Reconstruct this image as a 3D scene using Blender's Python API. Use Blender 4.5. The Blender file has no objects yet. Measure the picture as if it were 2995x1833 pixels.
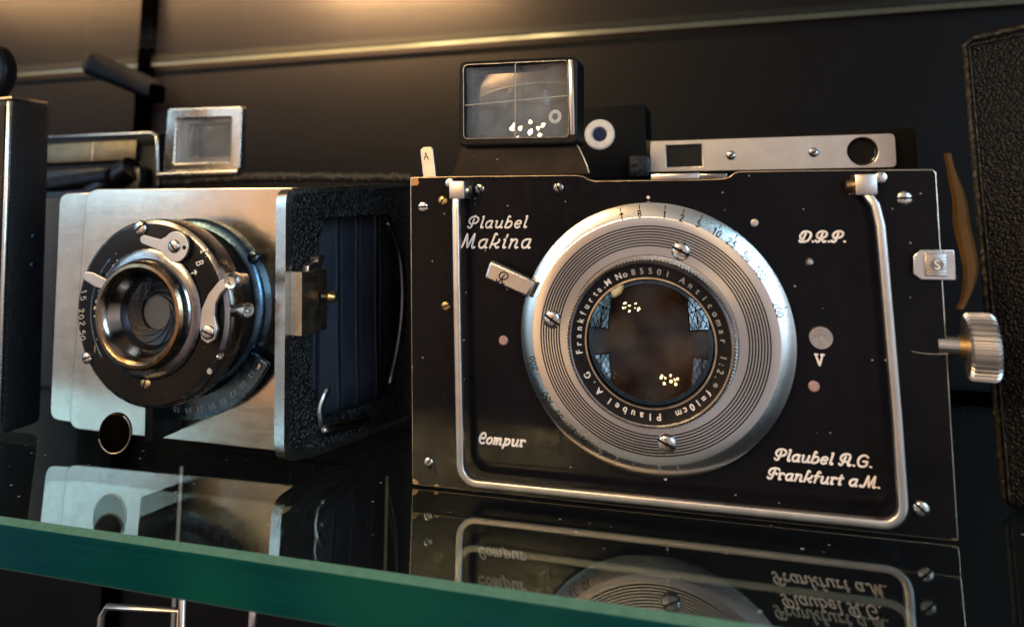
import bpy, bmesh, math, random
from math import sin, cos, pi, radians, atan2, sqrt, hypot
from mathutils import Vector, Matrix
random.seed(7)
SC = bpy.context.scene
COL = SC.collection
MM = 0.001

# ------------------------------------------------------------------ camera
cam_d = bpy.data.cameras.new('photo_camera')
cam = bpy.data.objects.new('photo_camera', cam_d); COL.objects.link(cam)
cam_d.sensor_fit = 'HORIZONTAL'; cam_d.sensor_width = 36.0
cam_d.lens = 24.22
cam_d.shift_y = -0.1524
cam_d.clip_start = 0.005; cam_d.clip_end = 60
CP = Vector((0.079704, -0.17807, 0.064068))
yaw, pitch, roll = radians(16.2234), radians(7.1614), radians(0.0772)
cam.matrix_world = Matrix.Translation(CP) @ (Matrix.Rotation(yaw, 4, 'Z') @ Matrix.Rotation(pitch, 4, 'X')
                    @ Matrix.Rotation(roll, 4, 'Y') @ Matrix.Rotation(pi/2, 4, 'X'))
cam_d.dof.use_dof = True; cam_d.dof.focus_distance = 0.183; cam_d.dof.aperture_fstop = 12.0
SC.camera = cam

# ------------------------------------------------------------------ world, exposure
w = bpy.data.worlds.new('World'); SC.world = w; w.use_nodes = True
nt = w.node_tree; nt.nodes.clear()
out = nt.nodes.new('ShaderNodeOutputWorld'); bg = nt.nodes.new('ShaderNodeBackground')
def direction(az, el):
    az, el = radians(az), radians(el)
    return Vector((sin(az)*cos(el), -cos(az)*cos(el), sin(el)))
# the dim room around the cabinet: soft patches of warm and cool light by direction (azimuth, elevation, inner and outer
# angle in degrees, colour), dark towards the floor and behind the cabinet
ROOM = [(-31, -3, 4, 20, (1.15, 0.66, 0.33)), (-57, 0, 7, 14, (0.32, 0.41, 0.55)), (24, -3, 0, 32, (0.72, 0.64, 0.64)),
        (-56, -14, 2, 14, (0.26, 0.34, 0.36)), (44, -12, 2, 15, (0.28, 0.36, 0.40)),
        (-12, 20, 0, 26, (0.60, 0.52, 0.49)), (-14, -20, 0, 22, (0.34, 0.28, 0.26)), (-45, 35, 4, 10, (26.0, 17.0, 8.5)),
        (0, 48, 6, 24, (0.40, 0.36, 0.34)), (60, 10, 8, 30, (0.60, 0.68, 0.82)), (-105, 12, 10, 38, (0.32, 0.38, 0.50)),
        (0, 80, 10, 40, (0.16, 0.13, 0.11)), (88, -8, 6, 30, (0.70, 0.64, 0.60))]
tc = nt.nodes.new('ShaderNodeTexCoord'); last = None
for az, el, a0, a1, colr in ROOM:
    d = nt.nodes.new('ShaderNodeVectorMath'); d.operation = 'DOT_PRODUCT'; d.inputs[1].default_value = direction(az, el)
    nt.links.new(tc.outputs['Generated'], d.inputs[0])
    mr = nt.nodes.new('ShaderNodeMapRange'); mr.interpolation_type = 'SMOOTHSTEP'
    mr.inputs['From Min'].default_value = cos(radians(a1)); mr.inputs['From Max'].default_value = cos(radians(a0))
    nt.links.new(d.outputs['Value'], mr.inputs['Value'])
    vm = nt.nodes.new('ShaderNodeVectorMath'); vm.operation = 'MULTIPLY_ADD'; vm.inputs[1].default_value = colr
    nt.links.new(mr.outputs[0], vm.inputs[0])
    if last is None: vm.inputs[2].default_value = (0.010, 0.011, 0.016)
    else: nt.links.new(last, vm.inputs[2])
    last = vm.outputs[0]
nt.links.new(last, bg.inputs['Color']); bg.inputs['Strength'].default_value = 1.0
nt.links.new(bg.outputs[0], out.inputs[0])
SC.view_settings.view_transform = 'Standard'; SC.view_settings.look = 'None'
SC.view_settings.exposure = 0.0; SC.view_settings.gamma = 1.0; SC.view_settings.use_curve_mapping = False
SC.render.engine = 'CYCLES'
cy = SC.cycles
cy.use_denoising = True
cy.max_bounces = 14; cy.transmission_bounces = 12; cy.transparent_max_bounces = 16; cy.glossy_bounces = 8
cy.sample_clamp_indirect = 4.0; cy.blur_glossy = 0.4

LENS_C = Vector((0.0643, -0.012, 0.0412))
def lamp(name, kind, loc, energy, color, size=0.1, size_y=None, target=None):
    d = bpy.data.lights.new(name, kind); d.energy = energy; d.color = color
    if kind == 'AREA':
        d.size = size
        if size_y: d.shape = 'RECTANGLE'; d.size_y = size_y
    else: d.shadow_soft_size = size
    o = bpy.data.objects.new(name, d); COL.objects.link(o); o.location = loc
    if target is not None:
        o.rotation_euler = (Vector(target)-Vector(loc)).to_track_quat('-Z', 'Y').to_euler()
    return o
# the warm strip lamps of the cabinet, above the upper shelf and turned to the back wall
def strip(x, y, z, power, length, up_):
    o = lamp('cabinet_strip_lamp', 'AREA', (x, y, z), power, (1.0, 0.53, 0.23), length, 0.012)
    o.rotation_euler = (pi/2+radians(up_), 0, 0)
strip(-0.105, 0.112, 0.236, 7.2, 0.12, 18)
strip(-0.275, 0.104, 0.262, 5.6, 0.42, 7)

# ------------------------------------------------------------------ materials
def new_mat(name):
    m = bpy.data.materials.new(name); m.use_nodes = True
    t = m.node_tree; b = t.nodes['Principled BSDF']
    return m, t, b
def node(t, kind, **kw):
    n = t.nodes.new(kind)
    for k, v in kw.items(): setattr(n, k, v)
    return n
def ramp(t, src, p0, c0, p1, c1):
    r = node(t, 'ShaderNodeValToRGB'); e = r.color_ramp.elements
    e[0].position = p0; e[0].color = c0; e[1].position = p1; e[1].color = c1
    t.links.new(src, r.inputs[0]); return r
def coords(t, scale=(1, 1, 1)):
    c = node(t, 'ShaderNodeTexCoord'); mp = node(t, 'ShaderNodeMapping')
    mp.inputs['Scale'].default_value = scale
    t.links.new(c.outputs['Object'], mp.inputs[0]); return mp.outputs[0]
def noise(t, vec, scale, detail=3, rough=0.55):
    n = node(t, 'ShaderNodeTexNoise'); n.inputs['Scale'].default_value = scale
    n.inputs['Detail'].default_value = detail; n.inputs['Roughness'].default_value = rough
    t.links.new(vec, n.inputs['Vector']); return n
def bump(t, b, h, strength, dist):
    n = node(t, 'ShaderNodeBump'); n.inputs['Strength'].default_value = strength
    n.inputs['Distance'].default_value = dist
    t.links.new(h, n.inputs['Height']); t.links.new(n.outputs[0], b.inputs['Normal'])
def g(v): return (v, v, v, 1)
def mixc(t, fac, a, b):
    n = node(t, 'ShaderNodeMix', data_type='RGBA')
    if hasattr(fac, 'links'): t.links.new(fac, n.inputs[0])
    else: n.inputs[0].default_value = fac
    for v, i in ((a, 6), (b, 7)):
        if hasattr(v, 'links'): t.links.new(v, n.inputs[i])
        else: n.inputs[i].default_value = v
    return n.outputs[2]
def vor_specks(t, vec, scale, lim, keep):
    """small isolated dust specks: near a cell centre, and only in a few of the cells"""
    v = node(t, 'ShaderNodeTexVoronoi'); v.inputs['Scale'].default_value = scale
    t.links.new(vec, v.inputs['Vector'])
    a = node(t, 'ShaderNodeMath', operation='LESS_THAN'); a.inputs[1].default_value = lim
    t.links.new(v.outputs['Distance'], a.inputs[0])
    s = node(t, 'ShaderNodeSeparateColor'); t.links.new(v.outputs['Color'], s.inputs[0])
    k = node(t, 'ShaderNodeMath', operation='LESS_THAN'); k.inputs[1].default_value = keep
    t.links.new(s.outputs[0], k.inputs[0])
    m = node(t, 'ShaderNodeMath', operation='MULTIPLY')
    t.links.new(a.outputs[0], m.inputs[0]); t.links.new(k.outputs[0], m.inputs[1])
    return m.outputs[0]

def metal(name, col, rough, var=0.08, scale=400, brush=None, bstr=0.0, metallic=1.0, stain=0.25):
    m, t, b = new_mat(name)
    b.inputs['Metallic'].default_value = metallic
    v = coords(t, brush or (1, 1, 1)); n = noise(t, v, scale, 4)
    r = ramp(t, n.outputs[0], 0.3, g(max(0.02, rough-var)), 0.7, g(rough+var))
    t.links.new(r.outputs[0], b.inputs['Roughness'])
    n2 = noise(t, coords(t), 130, 5, 0.7)
    dark = tuple(c*(1-stain) for c in col)
    c = ramp(t, n2.outputs[0], 0.35, dark+(1,), 0.6, tuple(col)+(1,))
    t.links.new(c.outputs[0], b.inputs['Base Color'])
    if bstr: bump(t, b, n.outputs[0], bstr, 0.00005)
    return m
M = {}
M['nickel'] = metal('nickel', (0.64, 0.59, 0.55), 0.26, 0.03, stain=0.10)
M['satin_nickel'] = metal('satin_nickel', (0.62, 0.56, 0.52), 0.36, 0.03, stain=0.12)
M['chrome'] = metal('chrome', (0.66, 0.61, 0.58), 0.2, 0.06, stain=0.15)
M['brushed'] = metal('brushed_plate', (0.68, 0.59, 0.50), 0.20, 0.03, 90, (1, 9, 9), 0.06, stain=0.12)
M['brass'] = metal('worn_brass', (0.62, 0.42, 0.20), 0.32, stain=0.4)
M['edge'] = metal('bare_edge', (0.62, 0.47, 0.33), 0.36, stain=0.45)
M['bronze'] = metal('bronze_rim', (0.27, 0.18, 0.11), 0.24, stain=0.35)
M['blued'] = metal('blued_steel', (0.10, 0.17, 0.24), 0.28, stain=0.3)
M['old_nickel'] = metal('old_nickel', (0.40, 0.34, 0.26), 0.36, stain=0.3)
M['tarnish'] = metal('tarnished_nickel', (0.17, 0.145, 0.105), 0.4, stain=0.3)
M['steel'] = metal('dark_steel', (0.30, 0.28, 0.28), 0.22, stain=0.3)

def spun(name, col, rough, an):
    m, t, b = new_mat(name); b.inputs['Metallic'].default_value = 1
    b.inputs['Anisotropic'].default_value = an
    tg = node(t, 'ShaderNodeTangent'); tg.direction_type = 'RADIAL'; tg.axis = 'Z'
    t.links.new(tg.outputs[0], b.inputs['Tangent'])
    b.inputs['Roughness'].default_value = rough
    b.inputs['Base Color'].default_value = tuple(col)+(1,)
    return m
M['spun'] = spun('spun_aluminium', (0.70, 0.65, 0.61), 0.23, 0.8)

def lacquer(name, base, rough, specks=0.10, brown=0.0, wear=None, spec=0.10):
    m, t, b = new_mat(name); v = coords(t); b.inputs['Specular IOR Level'].default_value = spec
    n = noise(t, v, 60, 5, 0.65)
    c = ramp(t, n.outputs[0], 0.35, tuple(base)+(1,), 0.75, (base[0]*1.8+brown, base[1]*1.6+brown*0.6, base[2]*1.5+brown*0.35, 1))
    col = c.outputs[0]
    sp = vor_specks(t, v, 330, 0.075, specks*1.5); col = mixc(t, sp, col, (0.22, 0.20, 0.19, 1))
    vs = coords(t, (1, 0.16, 1)); rot = vs.node; rot.inputs['Rotation'].default_value = (0, 0, 0.6)
    sp2 = vor_specks(t, vs, 200, 0.045, 0.10); col = mixc(t, sp2, col, (0.25, 0.22, 0.2, 1))
    t.links.new(col, b.inputs['Base Color'])
    if wear:
        # patches rubbed through to the brass at the corners of the plate (centre, radius in mm)
        last = None
        for (x, y, r0) in wear:
            d = node(t, 'ShaderNodeVectorMath', operation='DISTANCE'); d.inputs[1].default_value = (x*MM, y*MM, 0)
            t.links.new(v, d.inputs[0])
            nn = noise(t, v, 600, 4); ad = node(t, 'ShaderNodeMath', operation='MULTIPLY_ADD')
            ad.inputs[1].default_value = r0*MM*1.3; t.links.new(nn.outputs[0], ad.inputs[0]); t.links.new(d.outputs['Value'], ad.inputs[2])
            lt = node(t, 'ShaderNodeMath', operation='LESS_THAN'); lt.inputs[1].default_value = r0*MM*1.5
            t.links.new(ad.outputs[0], lt.inputs[0])
            if last is None: last = lt.outputs[0]
            else:
                mx = node(t, 'ShaderNodeMath', operation='MAXIMUM'); t.links.new(last, mx.inputs[0]); t.links.new(lt.outputs[0], mx.inputs[1]); last = mx.outputs[0]
        col = mixc(t, last, col, (0.45, 0.30, 0.15, 1)); t.links.new(col, b.inputs['Base Color'])
        t.links.new(last, b.inputs['Metallic'])
    n3 = noise(t, v, 350, 5, 0.7)
    r = ramp(t, n3.outputs[0], 0.35, g(max(0.04, rough-0.08)), 0.7, g(rough+0.10)); t.links.new(r.outputs[0], b.inputs['Roughness'])
    return m
M['lacquer'] = lacquer('black_lacquer', (0.0035, 0.0033, 0.0045), 0.2, 0.22, wear=[(1.0, 81, 1.7), (0.5, 0.3, 1.6), (7, 0.2, 0.8), (127, 0, 0.9), (0, 31, 0.6), (0, 58, 0.5), (128, 70, 0.6), (128, 24, 0.5), (30, 82, 0.5)])
M['black'] = lacquer('black_paint', (0.007, 0.0065, 0.007), 0.32, 0.06)
M['deadblack'] = lacquer('dull_black', (0.0022, 0.0022, 0.0024), 0.6, 0.02)
M['brownblack'] = lacquer('worn_brown_black', (0.010, 0.007, 0.0055), 0.4, 0.3, 0.022)
M['shutterblack'] = lacquer('pitted_black', (0.005, 0.0042, 0.0042), 0.34, 0.25, 0.008)
M['bowl'] = metal('polished_bowl', (0.26, 0.21, 0.18), 0.15, 0.03, stain=0.3)
M['gunmetal'] = metal('gunmetal', (0.04, 0.04, 0.047), 0.33, stain=0.3)
M['polished_foot'] = metal('polished_foot', (0.035, 0.02, 0.009), 0.08, stain=0.3)
M['cloth'] = lacquer('bellows_cloth', (0.016, 0.019, 0.030), 0.45, 0.04, spec=0.35)

def leather(name, base, scale, depth, rough, hi, spec=0.35):
    m, t, b = new_mat(name); v = coords(t, (1, 1, 1))
    n = noise(t, v, scale*0.4, 2); add = node(t, 'ShaderNodeMix', data_type='RGBA'); add.inputs[0].default_value = 0.0012
    t.links.new(v, add.inputs[6]); t.links.new(n.outputs['Color'], add.inputs[7])
    vo = node(t, 'ShaderNodeTexVoronoi'); vo.inputs['Scale'].default_value = scale; t.links.new(add.outputs[2], vo.inputs['Vector'])
    f = noise(t, v, scale*2.5, 4, 0.7)
    mm = node(t, 'ShaderNodeMath', operation='MULTIPLY_ADD'); mm.inputs[1].default_value = 0.35
    t.links.new(f.outputs[0], mm.inputs[0]); t.links.new(vo.outputs['Distance'], mm.inputs[2])
    c = ramp(t, mm.outputs[0], 0.25, tuple(hi)+(1,), 0.6, tuple(base)+(1,))
    t.links.new(c.outputs[0], b.inputs['Base Color'])
    b.inputs['Roughness'].default_value = rough; b.inputs['Specular IOR Level'].default_value = spec
    inv = node(t, 'ShaderNodeMath', operation='SUBTRACT'); inv.inputs[0].default_value = 1.0; t.links.new(mm.outputs[0], inv.inputs[1])
    bump(t, b, inv.outputs[0], 0.9, depth)
    return m
M['leather'] = leather('pebbled_leather', (0.007, 0.006, 0.006), 1050, 0.0007, 0.3, (0.10, 0.095, 0.10))
M['leather_case'] = leather('case_leather', (0.004, 0.004, 0.006), 1250, 0.00045, 0.34, (0.012, 0.011, 0.015), 0.2)
M['fine_leather'] = leather('fine_leather', (0.006, 0.006, 0.007), 1700, 0.0002, 0.45, (0.02, 0.019, 0.02))
M['leather_trim'] = leather('ledge_leather', (0.012, 0.009, 0.007), 500, 0.0004, 0.5, (0.07, 0.055, 0.045))

def plain(name, col, rough=0.5, spec=0.5, metallic=0.0):
    m, t, b = new_mat(name); v = coords(t); n = noise(t, v, 500, 4)
    c = ramp(t, n.outputs[0], 0.3, tuple(x*0.78 for x in col)+(1,), 0.7, tuple(col)+(1,)); t.links.new(c.outputs[0], b.inputs['Base Color'])
    b.inputs['Roughness'].default_value = rough; b.inputs['Specular IOR Level'].default_value = spec; b.inputs['Metallic'].default_value = metallic
    return m
M['white'] = plain('white_filling', (0.74, 0.64, 0.60), 0.5)
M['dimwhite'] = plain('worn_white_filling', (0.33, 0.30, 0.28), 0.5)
M['ink'] = plain('black_filling', (0.006, 0.006, 0.006), 0.6, 0.08)
M['fadedink'] = plain('faded_filling', (0.16, 0.145, 0.13), 0.5)
M['groove'] = plain('groove_black', (0.010, 0.009, 0.009), 0.4)
M['pinkred'] = plain('faded_red_enamel', (0.34, 0.20, 0.17), 0.35)
M['armblue'] = plain('blue_black_enamel', (0.006, 0.010, 0.020), 0.45, 0.2)
M['ridge'] = plain('pale_fold', (0.045, 0.045, 0.055), 0.5)
M['greyhole'] = plain('grey_shutter_blade', (0.05, 0.05, 0.055), 0.5)
M['steel_shade_black'] = plain('matt_black_steel_and_shade', (0.0002, 0.0002, 0.0003), 0.8, 0.0)  # upright and hook steel, also the black put in for shade behind the shelf
M['tan'] = plain('tan_strap', (0.075, 0.036, 0.009), 0.5, 0.12)
M['blueglass'] = plain('blue_pane', (0.012, 0.018, 0.055), 0.08)
M['window_dark'] = plain('smoked_pane', (0.012, 0.010, 0.006), 0.1)

def wall_mat():
    m, t, b = new_mat('painted_wall'); v = coords(t); n = noise(t, v, 25, 5, 0.6)
    c = ramp(t, n.outputs[0], 0.3, (0.0034, 0.0035, 0.0052, 1), 0.7, (0.0045, 0.0046, 0.0066, 1)); t.links.new(c.outputs[0], b.inputs['Base Color'])
    b.inputs['Roughness'].default_value = 0.45; b.inputs['Specular IOR Level'].default_value = 0.08
    n2 = noise(t, v, 900, 3); bump(t, b, n2.outputs[0], 0.15, 0.0002)
    return m
M['wall'] = wall_mat()

def clear_glass(name, ior=1.5, tint=(1, 1, 1), dust=0.0, boost=1.0):
    """thin clear glass: what lies behind shows through, the surface mirrors by Fresnel's law"""
    m = bpy.data.materials.new(name); m.use_nodes = True; t = m.node_tree; t.nodes.clear()
    o = node(t, 'ShaderNodeOutputMaterial'); tr = node(t, 'ShaderNodeBsdfTransparent'); tr.inputs[0].default_value = tuple(tint)+(1,)
    gl = node(t, 'ShaderNodeBsdfGlossy'); gl.inputs['Roughness'].default_value = 0.0
    fr = node(t, 'ShaderNodeFresnel'); ge = node(t, 'ShaderNodeNewGeometry')
    mr = node(t, 'ShaderNodeMapRange'); mr.inputs['To Min'].default_value = ior; mr.inputs['To Max'].default_value = 1/ior
    t.links.new(ge.outputs['Backfacing'], mr.inputs['Value']); t.links.new(mr.outputs[0], fr.inputs[0])
    mx = node(t, 'ShaderNodeMixShader'); t.links.new(fr.outputs[0], mx.inputs[0]); t.links.new(tr.outputs[0], mx.inputs[1]); t.links.new(gl.outputs[0], mx.inputs[2])
    last = mx.outputs[0]
    if dust:
        df = node(t, 'ShaderNodeBsdfDiffuse'); df.inputs[0].default_value = (0.55, 0.57, 0.62, 1)
        n = noise(t, coords(t), 220, 5, 0.7); r = ramp(t, n.outputs[0], 0.3, g(dust*0.5), 0.8, g(dust*1.5))
        m2 = node(t, 'ShaderNodeMixShader'); t.links.new(r.outputs[0], m2.inputs[0]); t.links.new(last, m2.inputs[1]); t.links.new(df.outputs[0], m2.inputs[2]); last = m2.outputs[0]
    t.links.new(last, o.inputs[0]); return m
def solid_glass(name, ior=1.5, tint=(1, 1, 1), dust=0.0, specks=False):
    m = bpy.data.materials.new(name); m.use_nodes = True; t = m.node_tree; t.nodes.clear()
    o = node(t, 'ShaderNodeOutputMaterial'); gl = node(t, 'ShaderNodeBsdfGlass'); gl.inputs['Color'].default_value = tuple(tint)+(1,)
    gl.inputs['IOR'].default_value = ior; gl.inputs['Roughness'].default_value = 0.0
    last = gl.outputs[0]
    if dust or specks:
        df = node(t, 'ShaderNodeBsdfDiffuse'); df.inputs[0].default_value = (0.55, 0.57, 0.62, 1)
        v = coords(t)
        n = noise(t, v, 220, 5, 0.7); r = ramp(t, n.outputs[0], 0.3, g(dust*0.5), 0.8, g(dust*1.5)); f = r.outputs[0]
        if specks:
            sp = vor_specks(t, v, 190, 0.075, 0.24); ma = node(t, 'ShaderNodeMath', operation='MULTIPLY_ADD'); ma.inputs[1].default_value = 0.55
            t.links.new(sp, ma.inputs[0]); t.links.new(f, ma.inputs[2]); f = ma.outputs[0]
        m2 = node(t, 'ShaderNodeMixShader'); t.links.new(f, m2.inputs[0]); t.links.new(last, m2.inputs[1]); t.links.new(df.outputs[0], m2.inputs[2]); last = m2.outputs[0]
    t.links.new(last, o.inputs[0]); return m
M['lens_glass'] = clear_glass('lens_glass', 1.42)
M['coated_glass'] = clear_glass('coated_glass', 1.12)
M['finder_glass'] = solid_glass('finder_glass', 1.52, (0.97, 0.97, 0.97), 0.17)
M['small_glass'] = clear_glass('small_glass', 1.6, (0.8, 0.8, 0.8), 0.05)
M['shelf_glass'] = solid_glass('shelf_glass', 1.62, (0.90, 0.97, 0.94), 0.0015, True)
M['upper_glass'] = clear_glass('upper_shelf_glass', 1.35, (0.97, 1.0, 0.98))
def shelf_edge():
    m, t, b = new_mat('green_glass_edge'); v = coords(t, (1, 30, 55)); n = noise(t, v, 6, 5, 0.65)
    c = ramp(t, n.outputs[0], 0.38, (0.0001, 0.014, 0.022, 1), 0.64, (0.0003, 0.038, 0.043, 1))
    v2 = coords(t, (1, 1, 1)); n2 = noise(t, v2, 12, 2); c2 = mixc(t, ramp(t, n2.outputs[0], 0.45, g(0), 0.7, g(1)).outputs[0], c.outputs[0], (0.003, 0.048, 0.030, 1))
    sp = vor_specks(t, v2, 150, 0.06, 0.12); c3 = mixc(t, sp, c2, (0.3, 0.4, 0.33, 1))
    t.links.new(c3, b.inputs['Base Color']); b.inputs['Roughness'].default_value = 0.16; b.inputs['Specular IOR Level'].default_value = 0.12
    return m
M['edge_green'] = shelf_edge()
M['edge_light'] = plain('green_arris', (0.07, 0.17, 0.13), 0.25)
M['edge_pale'] = plain('pale_glass_edge', (0.055, 0.066, 0.06), 0.15)
def inner_lens():
    m, t, b = new_mat('inner_element'); v = coords(t); n = noise(t, v, 90, 6, 0.7)
    c = ramp(t, n.outputs[0], 0.35, (0.002, 0.0014, 0.0014, 1), 0.7, (0.026, 0.012, 0.006, 1)); t.links.new(c.outputs[0], b.inputs['Base Color'])
    b.inputs['Roughness'].default_value = 0.03; b.inputs['Specular IOR Level'].default_value = 0.3
    b.inputs['Coat Weight'].default_value = 0.0; b.inputs['Coat Roughness'].default_value = 0.0
    return m
M['inner_lens'] = inner_lens()
def emit(name, col, s):
    m = bpy.data.materials.new(name); m.use_nodes = True; t = m.node_tree; t.nodes.clear()
    o = node(t, 'ShaderNodeOutputMaterial'); e = node(t, 'ShaderNodeEmission'); e.inputs[0].default_value = tuple(col)+(1,); e.inputs[1].default_value = s
    t.links.new(e.outputs[0], o.inputs[0]); return m
def sky_pane(name, s_):
    # what the window looks out on: pale sky with dark boughs against it
    m = emit(name, (0.6, 0.82, 1.0), s_); t = m.node_tree; e = [n for n in t.nodes if n.type == 'EMISSION'][0]
    n = noise(t, coords(t), 1.6, 2, 0.5); r = ramp(t, n.outputs[0], 0.34, (0.10, 0.18, 0.24, 1), 0.56, (0.48, 0.76, 1.0, 1))
    t.links.new(r.outputs[0], e.inputs[0]); return m
M['daylight'] = sky_pane('daylit_pane', 28.0)
M['dimdaylight'] = sky_pane('dim_daylit_pane', 8.5)
M['bulb'] = emit('lit_bulb', (1.0, 0.68, 0.30), 300.0)
M['lead'] = plain('lead_cames', (0.02, 0.02, 0.02), 0.6)

# ------------------------------------------------------------------ mesh helpers (millimetres)
def finish(bm, bevel=0.0, seg=2, smooth=True):
    if bevel > 0:
        es = [e for e in bm.edges if len(e.link_faces) == 2 and e.calc_face_angle(0) > 0.5]
        bmesh.ops.bevel(bm, geom=es, offset=bevel, segments=seg, affect='EDGES', profile=0.5, clamp_overlap=True)
    me = bpy.data.meshes.new('mesh'); bmesh.ops.recalc_face_normals(bm, faces=bm.faces); bm.to_mesh(me); bm.free()
    if smooth: shade(me)
    return me
def shade(me, ang=35):
    for p in me.polygons: p.use_smooth = True
    me.set_sharp_from_angle(angle=radians(ang))
def box(x0, x1, y0, y1, z0, z1, bevel=0.0, seg=2):
    bm = bmesh.new(); bmesh.ops.create_cube(bm, size=1)
    for v in bm.verts: v.co = Vector((x0+(v.co.x+.5)*(x1-x0), y0+(v.co.y+.5)*(y1-y0), z0+(v.co.z+.5)*(z1-z0)))
    return finish(bm, bevel, seg)
def roundpoly(pts, r, n=5):
    """polygon with rounded corners; r a number or one per corner"""
    res = []; k = len(pts)
    for i in range(k):
        ri = r[i] if isinstance(r, (list, tuple)) else r
        p = Vector(pts[i]); a = Vector(pts[i-1]); b = Vector(pts[(i+1) % k])
        u, v = (a-p), (b-p); lu, lv = u.length, v.length; u.normalize(); v.normalize()
        ang = u.angle(v)
        if ri <= 0 or ang > 3.1: res.append(tuple(p)); continue
        d = min(ri/math.tan(ang/2), lu*0.48, lv*0.48); s, e = p+u*d, p+v*d
        for j in range(n+1):
            t = j/n; q = s*(1-t)**2 + p*2*t*(1-t) + e*t*t; res.append((q.x, q.y))
    return res
def rect(x0, x1, y0, y1): return [(x0, y0), (x1, y0), (x1, y1), (x0, y1)]
def circ(cx, cy_, r, n=48): return [(cx+r*cos(2*pi*i/n), cy_+r*sin(2*pi*i/n)) for i in range(n)]
def plate(outlines, z0, z1, bevel=0.15, res=2):
    """flat plate with any holes: filled 2D outlines given a thickness and a rounded edge"""
    c = bpy.data.curves.new('outline', 'CURVE'); c.dimensions = '2D'; c.fill_mode = 'BOTH'
    for o in outlines:
        s = c.splines.new('POLY'); s.points.add(len(o)-1); s.use_cyclic_u = True
        for p, q in zip(s.points, o): p.co = (q[0], q[1], 0, 1)
    th = (z1-z0)/2; bevel = min(bevel, th*0.9)
    c.extrude = th-bevel; c.bevel_depth = bevel; c.bevel_resolution = res; c.offset = -bevel
    me = curve_mesh(c)
    me.transform(Matrix.Translation((0, 0, (z0+z1)/2))); shade(me, 30)
    return me
def curve_mesh(c):
    o = bpy.data.objects.new('tmp', c); COL.objects.link(o)
    dg = bpy.context.evaluated_depsgraph_get(); me = bpy.data.meshes.new_from_object(o.evaluated_get(dg))
    bpy.data.objects.remove(o); bpy.data.curves.remove(c); me.materials.clear()
    return me
def lathe(prof, seg=96, mats=None, close=False):
    """profile of (radius, height) turned about z; mats: material index of each segment"""
    bm = bmesh.new(); rings = []
    for r, z in prof:
        if r < 1e-6: rings.append([bm.verts.new((0, 0, z))])
        else: rings.append([bm.verts.new((r*cos(2*pi*i/seg), r*sin(2*pi*i/seg), z)) for i in range(seg)])
    for k in range(len(prof)-1):
        a, b = rings[k], rings[k+1]
        for i in range(seg):
            j = (i+1) % seg
            if len(a) == 1 and len(b) == 1: continue
            if len(a) == 1: f = bm.faces.new((a[0], b[i], b[j]))
            elif len(b) == 1: f = bm.faces.new((a[i], b[0], a[j]))
            else: f = bm.faces.new((a[i], b[i], b[j], a[j]))
            if mats: f.material_index = mats[k]
    me = bpy.data.meshes.new('mesh'); bm.to_mesh(me); bm.free(); shade(me, 28)
    return me
def smooth_path(pts, n=5, closed=False):
    P = [Vector(p) for p in pts]
    if len(P) < 3 and not closed: return P
    res = []; k = len(P)
    for i in range(k if closed else k-1):
        p0 = P[i-1] if (closed or i > 0) else P[0]*2-P[1]; p1 = P[i]; p2 = P[(i+1) % k]
        p3 = P[(i+2) % k] if (closed or i+2 < k) else P[-1]*2-P[-2]
        for j in range(n):
            t = j/n
            res.append(0.5*((2*p1)+(p2-p0)*t+(2*p0-5*p1+4*p2-p3)*t*t+(3*p1-p0-3*p2+p3)*t**3))
    if not closed: res.append(P[-1])
    return res
def tube(paths, rx, rz=None, seg=10, closed=False, up=(0, 0, 1), power=1.0):
    """sweep an ellipse (rx in the plane, rz along up) along each path, with rounded ends"""
    rz = rx if rz is None else rz; bm = bmesh.new(); U = Vector(up)
    for path in paths:
        P = [Vector((p[0], p[1], p[2] if len(p) > 2 else 0)) for p in path]
        Q = [P[0]]
        for p in P[1:]:
            if (p-Q[-1]).length > 1e-5: Q.append(p)
        P = Q; n = len(P)
        if n < 2: continue
        tang = []
        for i in range(n):
            a = P[i-1] if (i > 0 or closed) else P[i]; b = P[(i+1) % n] if (i < n-1 or closed) else P[i]
            tang.append((b-a).normalized())
        st = []
        if not closed:
            for a in (80, 45): st.append((P[0]-tang[0]*rx*sin(radians(a))*0.9, tang[0], cos(radians(a))))
        st += [(P[i], tang[i], 1.0) for i in range(n)]
        if not closed:
            for a in (45, 80): st.append((P[-1]+tang[-1]*rx*sin(radians(a))*0.9, tang[-1], cos(radians(a))))
        rings = []
        for p, tg, s in st:
            side = tg.cross(U)
            if side.length < 1e-6: side = Vector((1, 0, 0))
            side.normalize(); up2 = side.cross(tg).normalized(); ring = []
            for i in range(seg):
                a = 2*pi*i/seg; ca, sa = cos(a), sin(a)
                if power != 1.0: ca, sa = math.copysign(abs(ca)**power, ca), math.copysign(abs(sa)**power, sa)
                ring.append(bm.verts.new(p+side*rx*s*ca+up2*rz*s*sa))
            rings.append(ring)
        m = len(rings)
        for k in range(m if closed else m-1):
            a, b = rings[k], rings[(k+1) % m]
            for i in range(seg): bm.faces.new((a[i], a[(i+1) % seg], b[(i+1) % seg], b[i]))
        if not closed: bm.faces.new(rings[0][::-1]); bm.faces.new(rings[-1])
    bmesh.ops.recalc_face_normals(bm, faces=bm.faces)
    me = bpy.data.meshes.new('mesh'); bm.to_mesh(me); bm.free(); shade(me, 50)
    return me
def rod(a, b, r0, r1=None, seg=24, cap=True):
    r1 = r0 if r1 is None else r1; a, b = Vector(a), Vector(b); d = (b-a); L = d.length
    me = lathe([(0, 0), (r0, 0), (r1, L), (0, L)], seg); me.transform(Matrix.Translation(a) @ d.to_track_quat('Z', 'Y').to_matrix().to_4x4())
    return me
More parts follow.
